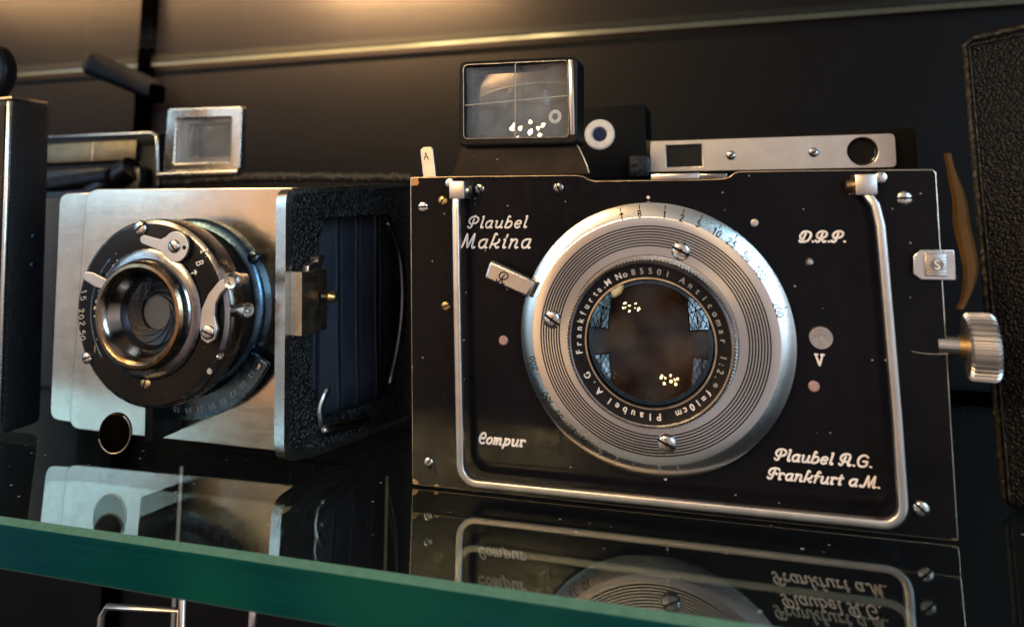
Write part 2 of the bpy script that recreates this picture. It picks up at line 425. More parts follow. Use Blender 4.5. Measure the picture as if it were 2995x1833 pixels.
def join(*ms):
    bm = bmesh.new()
    for m in ms: bm.from_mesh(m)
    me = bpy.data.meshes.new('mesh'); bm.to_mesh(me); bm.free(); shade(me, 40)
    return me
def shifted(me, x, y, z=0, rot=0.0):
    me.transform(Matrix.Translation((x, y, z)) @ Matrix.Rotation(rot, 4, 'Z')); return me

FL = {}
def tag(o, label, cat=None, group=None, kind=None):
    if label: o['label'] = label
    if cat: o['category'] = cat
    if group: o['group'] = group
    if kind: o['kind'] = kind
    return o
def thing(name, label, cat, loc, frame_origin, rot=(0, 0, 0), group=None):
    o = bpy.data.objects.new(name, None); COL.objects.link(o); o.empty_display_size = 0.01
    o.location = loc; o.rotation_euler = rot; FL[o] = Vector(frame_origin); tag(o, label, cat, group); return o
def put(name, me, mat, parent=None, at=(0, 0, 0), local=False, label=None):
    """link a mesh given in millimetres in its thing's frame as one object; local: the mesh is built about the point at"""
    at = Vector(at); me.name = name
    if not local: me.transform(Matrix.Translation(-at))
    me.transform(Matrix.Scale(MM, 4))
    for m in (mat if isinstance(mat, (list, tuple)) else [mat]): me.materials.append(M[m])
    o = bpy.data.objects.new(name, me); COL.objects.link(o); FL[o] = at
    if parent is not None:
        o.parent = parent; o.location = (at-FL[parent])*MM
    else: o.location = at*MM
    if label: o['label'] = label
    return o
def again(o, parent, at, rz=None):
    c = o.copy(); COL.objects.link(c); FL[c] = Vector(at); c.parent = parent; c.location = (FL[c]-FL[parent])*MM
    if rz is not None: c.rotation_euler = (0, 0, rz)
    return c

# ------------------------------------------------------------------ lettering
GL = {
 'P': (8.2, [[(2.2,3.4),(0.8,4.6),(0.2,7),(1.8,9.4),(4.6,10),(7.2,8.6),(7.3,6),(5.6,4.2),(3.4,4.0)], [(3.9,8.0),(3.4,4.5),(3.0,1.4),(1.9,0.1),(0.6,0.5),(0.0,1.4)]]),
 'l': (3.6, [[(0.9,9.6),(1.7,9.9),(1.6,8.0),(1.0,2.0),(1.3,0.3),(2.1,0.1),(2.7,0.8)]]),
 'a': (6.6, [[(4.9,5.7),(3.0,6.0),(0.9,4.8),(0.4,2.4),(1.4,0.3),(3.2,0.4),(4.5,2.4)], [(5.1,6.0),(4.7,3.4),(4.4,1.2),(4.9,0.1),(5.7,0.5)]]),
 'u': (6.6, [[(0.1,5.5),(0.9,5.9),(1.0,4.6),(0.7,2.2),(1.1,0.5),(2.5,0.1),(4.0,1.2),(4.6,2.6)], [(5.1,5.9),(4.6,2.6),(4.6,0.6),(5.4,0.1),(5.9,0.5)]]),
 'b': (6.2, [[(2.9,9.2),(2.2,10),(1.5,9.4),(1.1,6.0),(0.3,0.3)], [(0.4,0.2),(2.6,0.0),(4.6,1.4),(5.0,3.8),(3.9,5.6),(2.2,5.4),(1.1,4.2)]]),
 'e': (5.8, [[(0.9,3.1),(2.6,3.0),(4.4,3.6),(4.5,5.2),(3.0,6.0),(1.2,5.0),(0.4,2.8),(1.0,0.6),(2.6,0.0),(4.3,0.9)]]),
 'M': (9.4, [[(-1.8,1.2),(-0.9,0.0),(0.4,0.6),(1.2,3.0),(2.4,9.9)], [(2.4,9.9),(4.2,0.4)], [(4.2,0.4),(7.2,9.9)], [(7.2,9.9),(7.3,5.0),(7.2,1.2),(8.0,0.0),(8.9,0.7)]]),
 'k': (6.4, [[(3.0,9.3),(2.3,10),(1.6,9.4),(1.1,6.0),(0.1,0.1)], [(4.9,6.0),(5.1,5.0),(4.0,3.4),(1.0,2.4)], [(2.4,2.9),(3.4,1.2),(4.3,0.1),(5.4,0.7)]]),
 'i': (3.8, [[(0.5,5.6),(1.3,5.9),(1.2,4.0),(0.9,1.4),(1.3,0.1),(2.4,0.6)], [(1.8,7.4),(2.2,9.2)]]),
 'n': (6.4, [[(0.2,5.6),(1.1,5.9),(0.3,0.1)], [(0.9,4.0),(2.4,5.8),(4.0,5.7),(4.4,4.2),(3.9,1.4),(4.5,0.1),(5.5,0.6)]]),
 'C': (6.2, [[(1.9,5.2),(3.3,4.8),(4.8,6.0),(4.9,8.6),(3.4,10),(1.5,9.0),(0.4,6.0),(0.6,2.6),(2.0,0.4),(3.8,0.0),(5.2,0.8)]]),
 'o': (5.8, [[(2.8,6.0),(0.9,4.8),(0.4,2.4),(1.6,0.2),(3.6,0.6),(4.7,3.2),(4.2,5.4),(2.8,6.0)]]),
 'm': (8.6, [[(0.2,5.6),(1.1,5.9),(0.4,0.1)], [(0.9,4.2),(2.3,5.8),(3.4,5.2),(3.3,3.6),(2.8,0.1)], [(3.4,4.2),(4.8,5.9),(6.2,5.4),(6.2,3.6),(5.8,0.8),(6.4,0.0),(7.2,0.5)]]),
 'p': (6.2, [[(0.4,5.6),(1.3,5.9),(-0.3,-2.9)], [(1.0,4.4),(2.4,5.8),(4.3,5.4),(4.8,3.4),(3.6,0.9),(1.8,0.1),(0.5,0.9)]]),
 'r': (5.0, [[(0.2,5.6),(1.1,5.9),(1.0,4.0),(0.7,1.4),(1.1,0.1),(2.1,0.6)], [(1.0,4.2),(2.2,5.7),(3.5,5.8),(4.1,4.9)]]),
 'D': (9.0, [[(2.4,2.8),(0.9,3.4),(0.2,6.0),(1.6,9.2),(4.6,10),(7.6,8.4),(8.2,4.8),(6.4,1.2),(3.2,0.1),(0.9,0.4),(0.3,1.4)], [(4.0,8.2),(3.3,5.0),(2.6,0.8)]]),
 'R': (8.6, [[(2.2,3.4),(0.8,4.6),(0.2,7),(1.8,9.4),(4.6,10),(7.2,8.6),(7.3,6),(5.6,4.2),(3.4,4.0)], [(4.2,8.0),(3.5,4.5),(3.0,1.4),(1.9,0.1),(0.6,0.5),(0.0,1.4)], [(4.2,4.0),(5.2,1.4),(6.4,0.0),(7.6,0.8)]]),
 'A': (9.0, [[(0.0,1.2),(0.8,0.1),(2.0,0.7),(2.7,3.2),(3.8,7.8)], [(2.4,3.6),(0.8,4.6),(0.4,7.2),(2.2,9.6),(5.0,10),(6.9,8.2),(6.4,3.4),(6.3,1.0),(7.2,0.0),(8.2,0.8)], [(2.6,3.3),(6.3,3.3)]]),
 'G': (8.4, [[(6.8,8.4),(4.8,10),(2.0,9.2),(0.4,5.6),(1.4,1.4),(4.0,0.0),(6.6,1.4),(7.0,4.6)], [(4.0,4.7),(7.0,4.7)]]),
 'F': (7.2, [[(7.8,8.4),(6.8,9.7),(4.0,10),(1.2,8.8),(0.2,6.2),(1.2,4.0),(2.6,3.6)], [(4.6,9.6),(3.8,5.0),(3.2,1.4),(2.0,0.1),(0.6,0.4),(0.0,1.4)], [(3.4,5.2),(6.0,5.4),(6.2,4.4)]]),
 'f': (4.6, [[(3.8,9.2),(3.0,10),(2.0,9.2),(1.6,6.0),(0.9,0.1)], [(0.1,5.9),(3.4,6.2)]]),
 't': (4.4, [[(1.8,8.6),(1.5,5.6),(1.0,1.4),(1.4,0.1),(2.4,0.6)], [(0.2,5.8),(3.3,6.1)]]),
 '.': (2.6, [[(0.6,0.5),(1.3,0.3)]]), ' ': (3.2, []),
 '0': (6.4, [[(3,10),(0.6,7.6),(0.4,3),(2.6,0),(5,2.4),(5.2,7),(3,10)]]), '1': (3.6, [[(0.4,7.6),(1.8,10),(1.8,0)]]),
 '2': (6.4, [[(0.5,7.6),(2.0,9.9),(4.6,9.2),(4.8,6.8),(0.3,0.1)], [(0.3,0.1),(5.2,0.1)]]),
 '5': (6.4, [[(4.8,10),(1.2,10)], [(1.2,10),(0.8,5.4)], [(0.8,5.4),(3.2,6.4),(5.2,4.2),(4.2,0.8),(2.0,0.0),(0.3,1.2)]]),
 'B': (6.4, [[(0.8,0),(0.8,10)], [(0.8,10),(3.6,9.8),(4.4,7.6),(3.2,5.4),(0.8,5.2)], [(0.8,5.2),(4.0,4.9),(5.0,2.6),(3.6,0.1),(0.8,0)]]),
 'T': (6.0, [[(2.7,0),(2.7,10)], [(0.2,7.6),(1.4,9.8),(2.7,10)], [(2.7,10),(4.0,9.8),(5.2,7.6)]]),
 'S': (6.4, [[(4.8,8.6),(3.2,10),(1.0,9.0),(1.2,6.4),(4.4,3.8),(4.6,1.2),(2.6,0.0),(0.5,1.4)]]),
 'v': (8.0, [[(0.6,9.8),(3.6,0.2)], [(3.6,0.2),(6.4,9.8)], [(0.0,9.9),(2.2,9.9)], [(5.2,9.9),(7.6,9.9)]]),
 'I': (4.4, [[(1.8,0),(1.8,10)], [(0.2,0),(3.4,0)], [(0.2,10),(3.4,10)]]),
 'a_': (7.4, [[(0.2,0),(3.2,10)], [(3.2,10),(6.2,0)], [(1.4,3.6),(5.0,3.6)]]),
}
def letters(text, x0, y0, x1, cap, stroke, slant=0.22, z=0.0, dy=0.0):
    """one line of engraved lettering from (x0,y0) ending at x1; cap = capital height in mm"""
    s = cap/10.0; total = sum(GL[c][0] for c in text); sp = (x1-x0)/(total*s); sp = min(max(sp, 0.6), 2.2)
    paths = []; x = x0; L = (x1-x0)
    for c in text:
        adv, strokes = GL[c]
        for st in strokes:
            pts = [(x+(p[0]+p[1]*slant)*s*min(sp, 1.15), y0+p[1]*s+dy*(x-x0)/L, z) for p in st]
            paths.append(smooth_path(pts, 5))
        x += adv*s*sp
    return tube(paths, stroke, stroke*0.45, 8)
def letter_at(c, cx, cy_, h, stroke, ang=0.0, z=0.0, slant=0.0, sx=1.0):
    adv, strokes = GL[c]; s = h/10.0; xs = [p[0] for st in strokes for p in st]; mid = (min(xs)+max(xs))/2
    paths = []
    for st in strokes:
        pts = []
        for p in st:
            a, b = (p[0]-mid+(p[1]-5)*slant)*s*sx, (p[1]-5)*s
            pts.append((cx+a*cos(ang)-b*sin(ang), cy_+a*sin(ang)+b*cos(ang), z))
        paths.append(smooth_path(pts, 4))
    return tube(paths, stroke, stroke*0.45, 6)
def text_mesh(ch, size, extrude=0.05):
    c = bpy.data.curves.new('letter', 'FONT'); c.body = ch; c.size = size; c.align_x = 'CENTER'; c.extrude = extrude; c.offset = 0.02
    return curve_mesh(c)
def ring_text(items, r, size, zfun):
    """items: (text, clockwise start degrees, end degrees); letters stand on a circle with their tops outward"""
    ms = []
    for text, a0, a1 in items:
        n = len(text)
        for i, ch in enumerate(text):
            if ch == ' ': continue
            a = radians(a0+(a1-a0)*(i/(n-1) if n > 1 else 0)); me = text_mesh(ch, size)
            me.transform(Matrix.Translation((r*sin(a), r*cos(a), 0)) @ Matrix.Rotation(-a, 4, 'Z')); ms.append(me)
    me = join(*ms)
    for v in me.vertices: v.co.z += zfun(hypot(v.co.x, v.co.y))
    return me

# a slotted screw head, made once per size and copied
SCREWS = {}
def screw(parent, x, y, z, r, rz, mat='nickel', h=None, name='screw'):
    key = (round(r, 2), mat)
    if key not in SCREWS:
        h = h or r*0.42; w2 = r*0.13
        bm = bmesh.new()
        dome = [(r, 0), (r*0.99, h*0.35), (r*0.86, h*0.72), (r*0.6, h*0.95), (w2*1.2, h)]
        # two half domes with the slot between them and a dark floor in the slot
        n = 14
        for sgn in (1, -1):
            prev = None
            for (rr, zz) in dome:
                row = []
                for i in range(n+1):
                    x1 = sqrt(max(rr*rr-w2*w2, 1e-6))*cos(pi*i/n); yy = w2+(sqrt(max(rr*rr-(rr*cos(pi*i/n))**2, 0)))*(1-w2/r)
                    row.append(bm.verts.new((x1, sgn*yy, zz)))
                if prev:
                    for i in range(n): bm.faces.new((prev[i], prev[i+1], row[i+1], row[i]))
                prev = row
                if rr == dome[0][0]: base = row
        fl = [bm.verts.new((sx*r*0.97, sy*w2*1.6, h*0.25)) for sx, sy in ((-1, -1), (1, -1), (1, 1), (-1, 1))]
        f = bm.faces.new(fl); f.material_index = 1
        bmesh.ops.remove_doubles(bm, verts=bm.verts, dist=1e-4)
        for ff in bm.faces:
            if ff.normal.z < 0 and ff.material_index == 0: pass
        bmesh.ops.recalc_face_normals(bm, faces=bm.faces)
        me = bpy.data.meshes.new('screw'); bm.to_mesh(me); bm.free(); shade(me, 40)
        o = put(name, me, [mat, 'ink'], parent, (x, y, z), True); o.rotation_euler = (0, 0, rz); SCREWS[key] = o
        return o
    c = again(SCREWS[key], parent, (x, y, z), rz); return c

LEAN = radians(3.2724); ROT = (pi/2+LEAN, 0, 0)
def frame_to_world(x, y, z):
    return Vector((x, -sin(LEAN)*y-cos(LEAN)*z, cos(LEAN)*y-sin(LEAN)*z+0.39))*MM

# ================================================================== the setting: shelf, wall
def struct(name, me, mat, label=None, cat=None):
    o = put(name, me, mat); o['kind'] = 'structure'
    if label: tag(o, label, cat)
    return o
# the glass shelf: polished top and bottom, green front edge with ground arrises
bm = bmesh.new()
prof = [(-45.6, 0), (-46.9, -1.2), (-46.9, -10.6), (-46.0, -11.4), (156.9, -11.4), (156.9, 0)]
xs = [-520, 420]; ring = [[bm.verts.new((x, y, z)) for y, z in prof] for x in xs]
for i in range(len(prof)):
    j = (i+1) % len(prof); f = bm.faces.new((ring[0][i], ring[0][j], ring[1][j], ring[1][i]))
    f.material_index = {0: 2, 1: 1, 2: 2, 4: 3}.get(i, 0)  # back face coloured black for the shade at the rear of the glass
bm.faces.new(ring[0]).material_index = 1; bm.faces.new(ring[1][::-1]).material_index = 1
bmesh.ops.recalc_face_normals(bm, faces=bm.faces); me = bpy.data.meshes.new('m'); bm.to_mesh(me); bm.free()
shelf = struct('glass_shelf', me, ['shelf_glass', 'edge_green', 'edge_light', 'steel_shade_black'], 'thick clear glass shelf with a polished green front edge, carrying the cameras', 'shelf')
struct('back_wall', box(-700, 600, 164, 180, -420, 620), 'wall', 'dark brown painted back wall of the display cabinet', 'wall')
struct('shelf_shade_strip', box(-700, 600, 157, 163.9, -14, 2.5, 0.5), 'steel_shade_black', 'added matt black strip for the shade along the wall behind the glass shelf', 'shade strip')  # dark strip added where there is only shade at the wall
struct('lower_shelf', box(-700, 600, -60, 164, -266, -258), 'deadblack', 'dark shelf far below the glass', 'shelf')

# slotted steel upright on the wall, its bracket arm and the upper glass shelf
up = thing('shelf_upright', 'black slotted shelf upright fixed to the back wall behind the bracket', 'shelf upright', Vector((-263, 163, -300))*MM, (-263, 163, -300))
put('channel', box(-261.0, -252.5, 158, 163.8, -300, 520, 0.6), 'steel_shade_black', up, (-263, 160, 0))
br = thing('shelf_bracket', 'dark blue-black bracket arm hooked into the upright under the upper glass shelf', 'bracket', Vector((-256, 160, 165))*MM, (-256, 160, 165))
put('arm', tube([[(-244, 155, 157.0), (-250, 138, 161.5), (-256, 120, 166)]], 3.2, 6.6, 14, power=0.6), 'armblue', br, (-256, 160, 165))
put('hook', box(-254, -238, 150, 159, 149, 160, 1.5), 'steel_shade_black', br, (-256, 160, 165))
bm = bmesh.new()
prof = [(-200, 174.6), (160.3, 174.6), (160.7, 175.0), (160.7, 177.2), (160.3, 177.6), (-200, 177.6)]
ring = [[bm.verts.new((x, y, z-(x+330)*0.0141)) for y, z in prof] for x in (-560, 420)]
for i in range(6):
    j = (i+1) % 6; f = bm.faces.new((ring[0][i], ring[0][j], ring[1][j], ring[1][i])); f.material_index = 1 if i in (1, 2, 3) else 0
bmesh.ops.recalc_face_normals(bm, faces=bm.faces); me = bpy.data.meshes.new('m'); bm.to_mesh(me); bm.free()
us = put('upper_shelf', me, ['upper_glass', 'edge_pale']); tag(us, 'clear upper glass shelf whose pale back edge runs along the wall', 'shelf')

# ================================================================== the room's lights, seen mirrored in the glass
def arched(w_, h_, n=18):
    r = w_/2; pts = [(-r, 0), (r, 0), (r, h_-r*1.25)]
    for i in range(1, n): a = pi*i/n; pts.append((r*cos(a), h_-r*1.25+r*1.25*sin(a)))
    pts.append((-r, h_-r*1.25)); return pts
def leaded_window(az, el, dist, w_, h_, label, pane, facing):
    c = LENS_C+direction(az, el)*dist
    o = bpy.data.objects.new('leaded_window', None); COL.objects.link(o); o.location = c-Vector((0, 0, h_/2000)); o.rotation_euler = (pi/2, 0, pi+radians(facing))
    FL[o] = Vector((0, 0, 0)); tag(o, label, 'window', 'arched windows of the room')
    put('pane', plate([arched(w_, h_)], -8, 0, 0), pane, o)
    bars = []; st = 260
    for k in range(-16, 17):
        for sgn in (1, -1):
            pts = [(k*st+sgn*t*0.62*60, t*60, 8) for t in range(int(h_/60)+1)]
            pts = [p for p in pts if abs(p[0]) < w_/2 and p[1] < h_-w_*0.62+sqrt(max((w_/2)**2-p[0]**2, 0))*1.25]
            if len(pts) > 1: bars.append([pts[0], pts[-1]])
    put('leading', tube(bars, 20, 8, 6), 'lead', o)
    fr = [(x, y, 4) for x, y in arched(w_, h_)]
    put('frame', join(tube([fr], 45, 40, 8, True), box(-22, 22, 0, h_, -4, 30), box(-w_/2, w_/2, h_*0.5-20, h_*0.5+20, -4, 28)), 'lead', o)
leaded_window(-52, 17, 2.5, 1050, 1550, 'tall arched leaded window, mirrored at the left of the large lens', 'dimdaylight', -88)
leaded_window(42, 17, 2.6, 1000, 1550, 'tall arched leaded window, mirrored at the right of the large lens', 'daylight', 78)
ch_c = LENS_C+direction(-22, 19)*1.7
ch = bpy.data.objects.new('chandelier', None); COL.objects.link(ch); ch.location = ch_c; FL[ch] = Vector((0, 0, 0))
tag(ch, 'round chandelier of small glowing bulbs, mirrored in the lens and the finder', 'chandelier')
put('hoop', lathe([(221, -4), (229, -4), (229, 4), (221, 4), (221, -4)], 48), 'brass', ch)
b0 = None
for k in range(9):
    a = 2*pi*k/9; at = (225*cos(a), 225*sin(a), 34+(45 if k % 2 else -40))
    if b0 is None: b0 = put('bulb', lathe([(0, -30), (13, -26), (24, -12), (28, 4), (19, 21), (0, 30)], 16), 'bulb', ch, at, True)
    else: again(b0, ch, at)
put('stem', rod((0, 0, 0), (0, 0, 600), 8), 'brass', ch)
put('spokes', tube([[(0, 0, 0), (225*cos(a*2*pi/9), 225*sin(a*2*pi/9), 0)] for a in range(9)], 5), 'brass', ch)

# ================================================================== the large plate camera
O = (64, 0, 0)
big = thing('plate_camera', 'large black strut camera with a round silver shutter dial, facing out on the glass', 'camera', frame_to_world(*O), O, ROT)
top = [(0.3, 82.1), (20, 81.9), (35.8, 81.6), (46.5, 81.35), (48.2, 81.0), (49.6, 80.2), (51.2, 79.75), (60, 79.65), (76.8, 79.4), (82.2, 79.5), (83.8, 79.9), (85.0, 80.8), (86, 81.1), (100, 80.9), (127.3, 80.3), (128, 79.6)]
outline = [(0.3, 0), (127.6, 0), (128, 0.4)] + top[::-1] + [(0, 81.8), (0, 0.3)]
pm = plate([outline], -1.6, 0, 0.28)
for p in pm.polygons:
    if p.normal.z < 0.97: p.material_index = 1
panel = put('front_panel', pm, ['lacquer', 'edge'], big)
# a faint seam line of the sliding inner panel
put('panel_seam', join(box(18.2, 18.5, 8, 78, -0.2, 0.03), box(18.5, 113, 7.6, 7.9, -0.2, 0.03)), 'deadblack', panel)
for x, y, r, a, m in ((3.9, 73.8, 1.55, 0.05, 'nickel'), (9.7, 75.4, 1.4, 0.9, 'brass'), (20.2, 78.4, 1.5, -1.05, 'steel'), (41.7, 78.2, 1.5, -1.15, 'steel'),
                      (10.2, 47.3, 1.35, 0.3, 'brass'), (4.9, 6.4, 1.3, 0.9, 'nickel'), (121.2, 73.9, 1.7, 0.0, 'nickel'), (121.06, 6.3, 1.7, -0.75, 'nickel')):
    screw(panel, x, y, 0.02, r, a, m)
# the white lettering
put('lettering', letters('Plaubel', 16.6, 68.0, 33.4, 3.0, 0.24), 'white', panel, (25, 69, 0))
put('lettering', letters('Makina', 14.6, 62.7, 34.6, 3.75, 0.27), 'white', panel, (25, 64, 0))
put('lettering', letters('Compur', 18.9, 12.35, 31.6, 2.6, 0.30), 'white', panel, (25, 13, 0))
put('lettering', letters('D.R.P.', 98.7, 64.1, 109.0, 2.45, 0.27), 'white', panel, (103, 65, 0))
put('lettering', letters('Plaubel A.G.', 91.3, 14.1, 112.0, 2.5, 0.25), 'white', panel, (101, 15, 0))
put('lettering', letters('Frankfurt a.M.', 89.6, 9.75, 113.4, 2.45, 0.25), 'white', panel, (101, 11, 0))
put('lettering', letter_at('v', 102.0, 37.2, 2.5, 0.24), 'white', panel, (102, 37, 0))
# index dots, rivets and buttons
dot = put('index_dot', lathe([(0.42, 0), (0.34, 0.12), (0, 0.16)], 16), 'white', panel, (64.4, 75.2, 0), True)
again(dot, panel, (66.4, 7.6, 0))
put('rivet', lathe([(0.95, 0), (0.85, 0.25), (0, 0.4)], 20), 'satin_nickel', panel, (89.1, 68.7, 0), True)
put('rivet', lathe([(1.1, 0), (1.0, 0.6), (0.6, 1.1), (0, 1.25)], 24), 'chrome', panel, (100.8, 59.5, 0), True)
bt = put('red_button', lathe([(1.25, 0), (1.2, 0.4), (0.9, 0.6), (0, 0.62)], 24), 'pinkred', panel, (100.5, 31.3, 0), True)
again(bt, panel, (26.2, 38.9, 0))
put('grooved_button', lathe([(2.6, 0), (2.6, 0.5), (2.45, 0.7)]+sum([[(2.3-i*0.38, 0.7), (2.2-i*0.38, 0.5), (2.05-i*0.38, 0.5), (1.95-i*0.38, 0.7)] for i in range(5)], [])+[(0, 0.7)], 40), 'satin_nickel', panel, (102.45, 42.35, 0), True)
hair = smooth_path([(121, 40, 0.1), (123, 39.7, 0.3), (125.5, 39.6, 0.2), (128, 39.8, 0.5)], 6)
put('stray_hair', tube([hair], 0.07), 'dimwhite', panel, (121, 40, 0))

# U-shaped strut bar with its hinge blocks
path = [(15.3, 76.5, 4.4), (15.3, 73, 4.8), (15.5, 45, 5), (15.8, 12, 5)]
path += [(15.8+4.4*(1-cos(a)), 8.6-4.4*sin(a), 5) for a in [i*pi/12 for i in range(0, 7)]]
path += [(66, 4.2, 5), (112, 4.3, 5)]
path += [(112.2+4.2*sin(a), 8.5-4.2*cos(a), 5) for a in [i*pi/12 for i in range(0, 7)]]
path += [(116.2, 27, 5), (115.2, 62, 5), (115.0, 68, 4.9), (114.3, 72.5, 4.4), (112.6, 75.4, 4)]
bar = put('strut_bar', tube([path], 1.02, 1.0, 20, power=0.5), 'satin_nickel', big, (66, 4, 5))
def hinge(x0, x1, y0, y1, side):
    b = put('hinge_block', box(x0, x1, y0, y1, 0.05, 5.6, 0.35), 'satin_nickel', bar, ((x0+x1)/2, (y0+y1)/2, 3))
    xs_ = x1 if side > 0 else x0
    return b
hinge(13.6, 17.9, 75.7, 80.4, 1); hinge(110.3, 114.8, 74.7, 79.4, -1)
put('hinge_pin', join(lathe([(1.3, 0), (1.2, .5), (0, .9)], 20)), 'nickel', bar, (13.2, 80.0, 3.4), True)
put('hinge_pin', lathe([(1.35, 0), (1.2, .5), (0, .9)], 20), 'nickel', bar, (116.0, 78.6, 3.0), True)
put('hinge_pin', rod((108.9, 77, 2.6), (110.4, 77, 2.6), 1.3), 'brass', bar, (109.6, 77, 2.6))
put('hinge_pin', rod((17.8, 77.8, 3.0), (18.6, 77.8, 3.0), 1.5), 'nickel', bar, (18, 77.8, 3))

# round shutter dial: bevelled scale ring, plain step, seven black grooves, plain inner ring
DC = (64.3, 41.2, 0)
prof = [(33.0, 0.0), (33.0, 1.6), (32.7, 2.2), (29.4, 4.0), (29.1, 4.05), (27.2, 4.1)]; mt = [0]*(len(prof)-1)
r = 27.2
for i in range(8):
    for dr, z, mi in ((0.06, 3.55, 1), (0.27, 3.55, 1), (0.33, 4.1, 1), (0.66, 4.1, 0)):
        prof.append((r-dr, z)); mt.append(mi)
    r -= 0.66
prof += [(20.2, 4.15), (20.0, 3.6), (18, 3.6)]; mt += [0, 0, 0]
dial = put('shutter_dial', lathe(prof, 160, mt), ['spun', 'groove'], big, DC, True)
def onring(theta, rad): return DC[0]+rad*sin(radians(theta)), DC[1]+rad*cos(radians(theta))
marks = [('T', -11.8), ('B', -3.4), ('1', 7.8), ('2', 15.8), ('5', 23.6), ('10', 32.3), ('25', 40.1), ('50', 48.8), ('100', 57.4), ('200', 75.1)]
def follow(me, zf):
    for v in me.vertices: v.co.z += zf(v.co.x, v.co.y)
    return me
def cone(x, y):
    r_ = hypot(x-DC[0], y-DC[1]); return max(0, (32.7-r_)/3.3*1.8)+2.22 if r_ > 29.4 else 4.06
def scale_marks(offset, stroke, skip=()):
    ms = []
    for txt, th in marks:
        if txt in skip: continue
        th += offset; x, y = onring(th, 30.2); ms_t = radians(th)
        a = onring(th, 32.2); b = onring(th, 31.3)
        ms.append(tube([[(a[0], a[1], 0), (b[0], b[1], 0)]], stroke*0.8, stroke*0.5, 6))
        n = len(txt)
        for i, c in enumerate(txt):
            sw = 1.25; d = (i-(n-1)/2)*sw*(0.86 if '1' in txt[i:i+2] and n > 2 else 1.0); th2 = th+math.degrees(d/30.1)
            cx, cyy = onring(th2, 30.05); ms.append(letter_at(c, cx, cyy, 1.6, stroke, -radians(th2), 0, 0.0, 0.95))
    return follow(join(*ms), cone)
put('scale_numerals', scale_marks(0, 0.135), 'ink', dial, DC)
put('scale_numerals', scale_marks(181.5, 0.12, ('T', 'B', '1', '2', '5')), 'ink', dial, DC)
put('scale_numerals', scale_marks(181.5, 0.10, ('10', '25', '50', '100', '200')), 'fadedink', dial, DC, label='almost worn away numerals of the lower scale')
for x, y, a in ((72.0, 62.3, -0.5), (40.2, 45.4, -0.6), (67.3, 17.3, -0.45)): screw(dial, x, y, 4.12, 2.25, a, 'chrome')
# the ring's lever with its engraved letter
lv = [(24.2, 60.0), (33.9, 55.9), (36.5, 54.5), (34.0, 50.6), (31.8, 51.4), (22.4, 55.2)]
lv = roundpoly(lv, [1.0, 0, 0, 0, 0, 1.0], 3)
lever = put('dial_lever', plate([lv], 2.3, 4.6, 0.75, 3), 'nickel', dial, (28, 55, 4))
put('lever_letter', letter_at('R', 27.6, 55.5, 3.0, 0.17, -0.42, 4.62, 0.1), 'ink', lever, (27.6, 55.5, 4.6))

# lens: knurled barrel, black name ring, convex front glass over the concave inner one
n = 150; bm = bmesh.new(); zs = [4.0, 4.4, 8.0, 8.6]; rows = []
for z, sc in ((4.0, 0.985), (4.5, 1.0), (8.2, 1.0), (8.7, 0.985)):
    rows.append([bm.verts.new(((19.75 if i % 2 else 19.3)*sc*cos(2*pi*i/(2*n)), (19.75 if i % 2 else 19.3)*sc*sin(2*pi*i/(2*n)), z)) for i in range(2*n)])
for k in range(3):
    for i in range(2*n): j = (i+1) % (2*n); bm.faces.new((rows[k][i], rows[k][j], rows[k+1][j], rows[k+1][i]))
me = finish(bm, 0, smooth=False)
lens = put('lens', me, 'satin_nickel', big, DC, True)
put('name_ring', lathe([(19.1, 8.6), (19.05, 9.2), (18.7, 9.5), (18.35, 9.4), (18.2, 9.0), (15.2, 8.2), (14.85, 8.25), (14.7, 7.4), (14.6, 6.0)], 128, [1, 1, 1, 1, 0, 2, 0, 0]), ['black', 'steel', 'edge'], lens, DC, True)
RZ = lambda r_: 8.2+(r_-15.2)*0.267+0.05
put('name_lettering', ring_text([('Plaubel', 174, 215), ('A.G', 226, 241.5), ('Frankfurt', 261, 312), ('a.M', 317.0, 326.5), ('No', 336.5, 342)], 16.05, 2.05, RZ), 'white', lens, DC, True)
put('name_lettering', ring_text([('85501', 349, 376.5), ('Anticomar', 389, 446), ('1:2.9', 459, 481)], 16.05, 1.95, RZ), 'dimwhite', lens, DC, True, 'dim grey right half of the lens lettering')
put('name_lettering', ring_text([('f=10cm', 129, 158)], 16.05, 2.0, RZ), 'white', lens, DC, True)
def cap(ap, bulge, base, n=16, concave=False):
    R_ = (ap*ap+bulge*bulge)/(2*bulge); res = []
    for i in range(n+1):
        rr = ap*(1-i/n); z = sqrt(R_*R_-rr*rr)-(R_-bulge); res.append((rr, base-z if concave else base+z))
    return res
put('front_glass', lathe(cap(14.6, 3.7, 8.2, 24), 96), 'lens_glass', lens, DC, True)
put('stepped_barrel', lathe([(14.55, 7.4), (14.3, 7.0), (14.1, 7.0), (13.9, 6.6), (13.7, 6.6), (13.5, 6.0)], 96, [0, 1, 0, 1, 0]), ['deadblack', 'blued'], lens, DC, True)
put('inner_glass', lathe(cap(13.6, 3.6, 6.5, 24, True), 96), 'inner_lens', lens, DC, True)

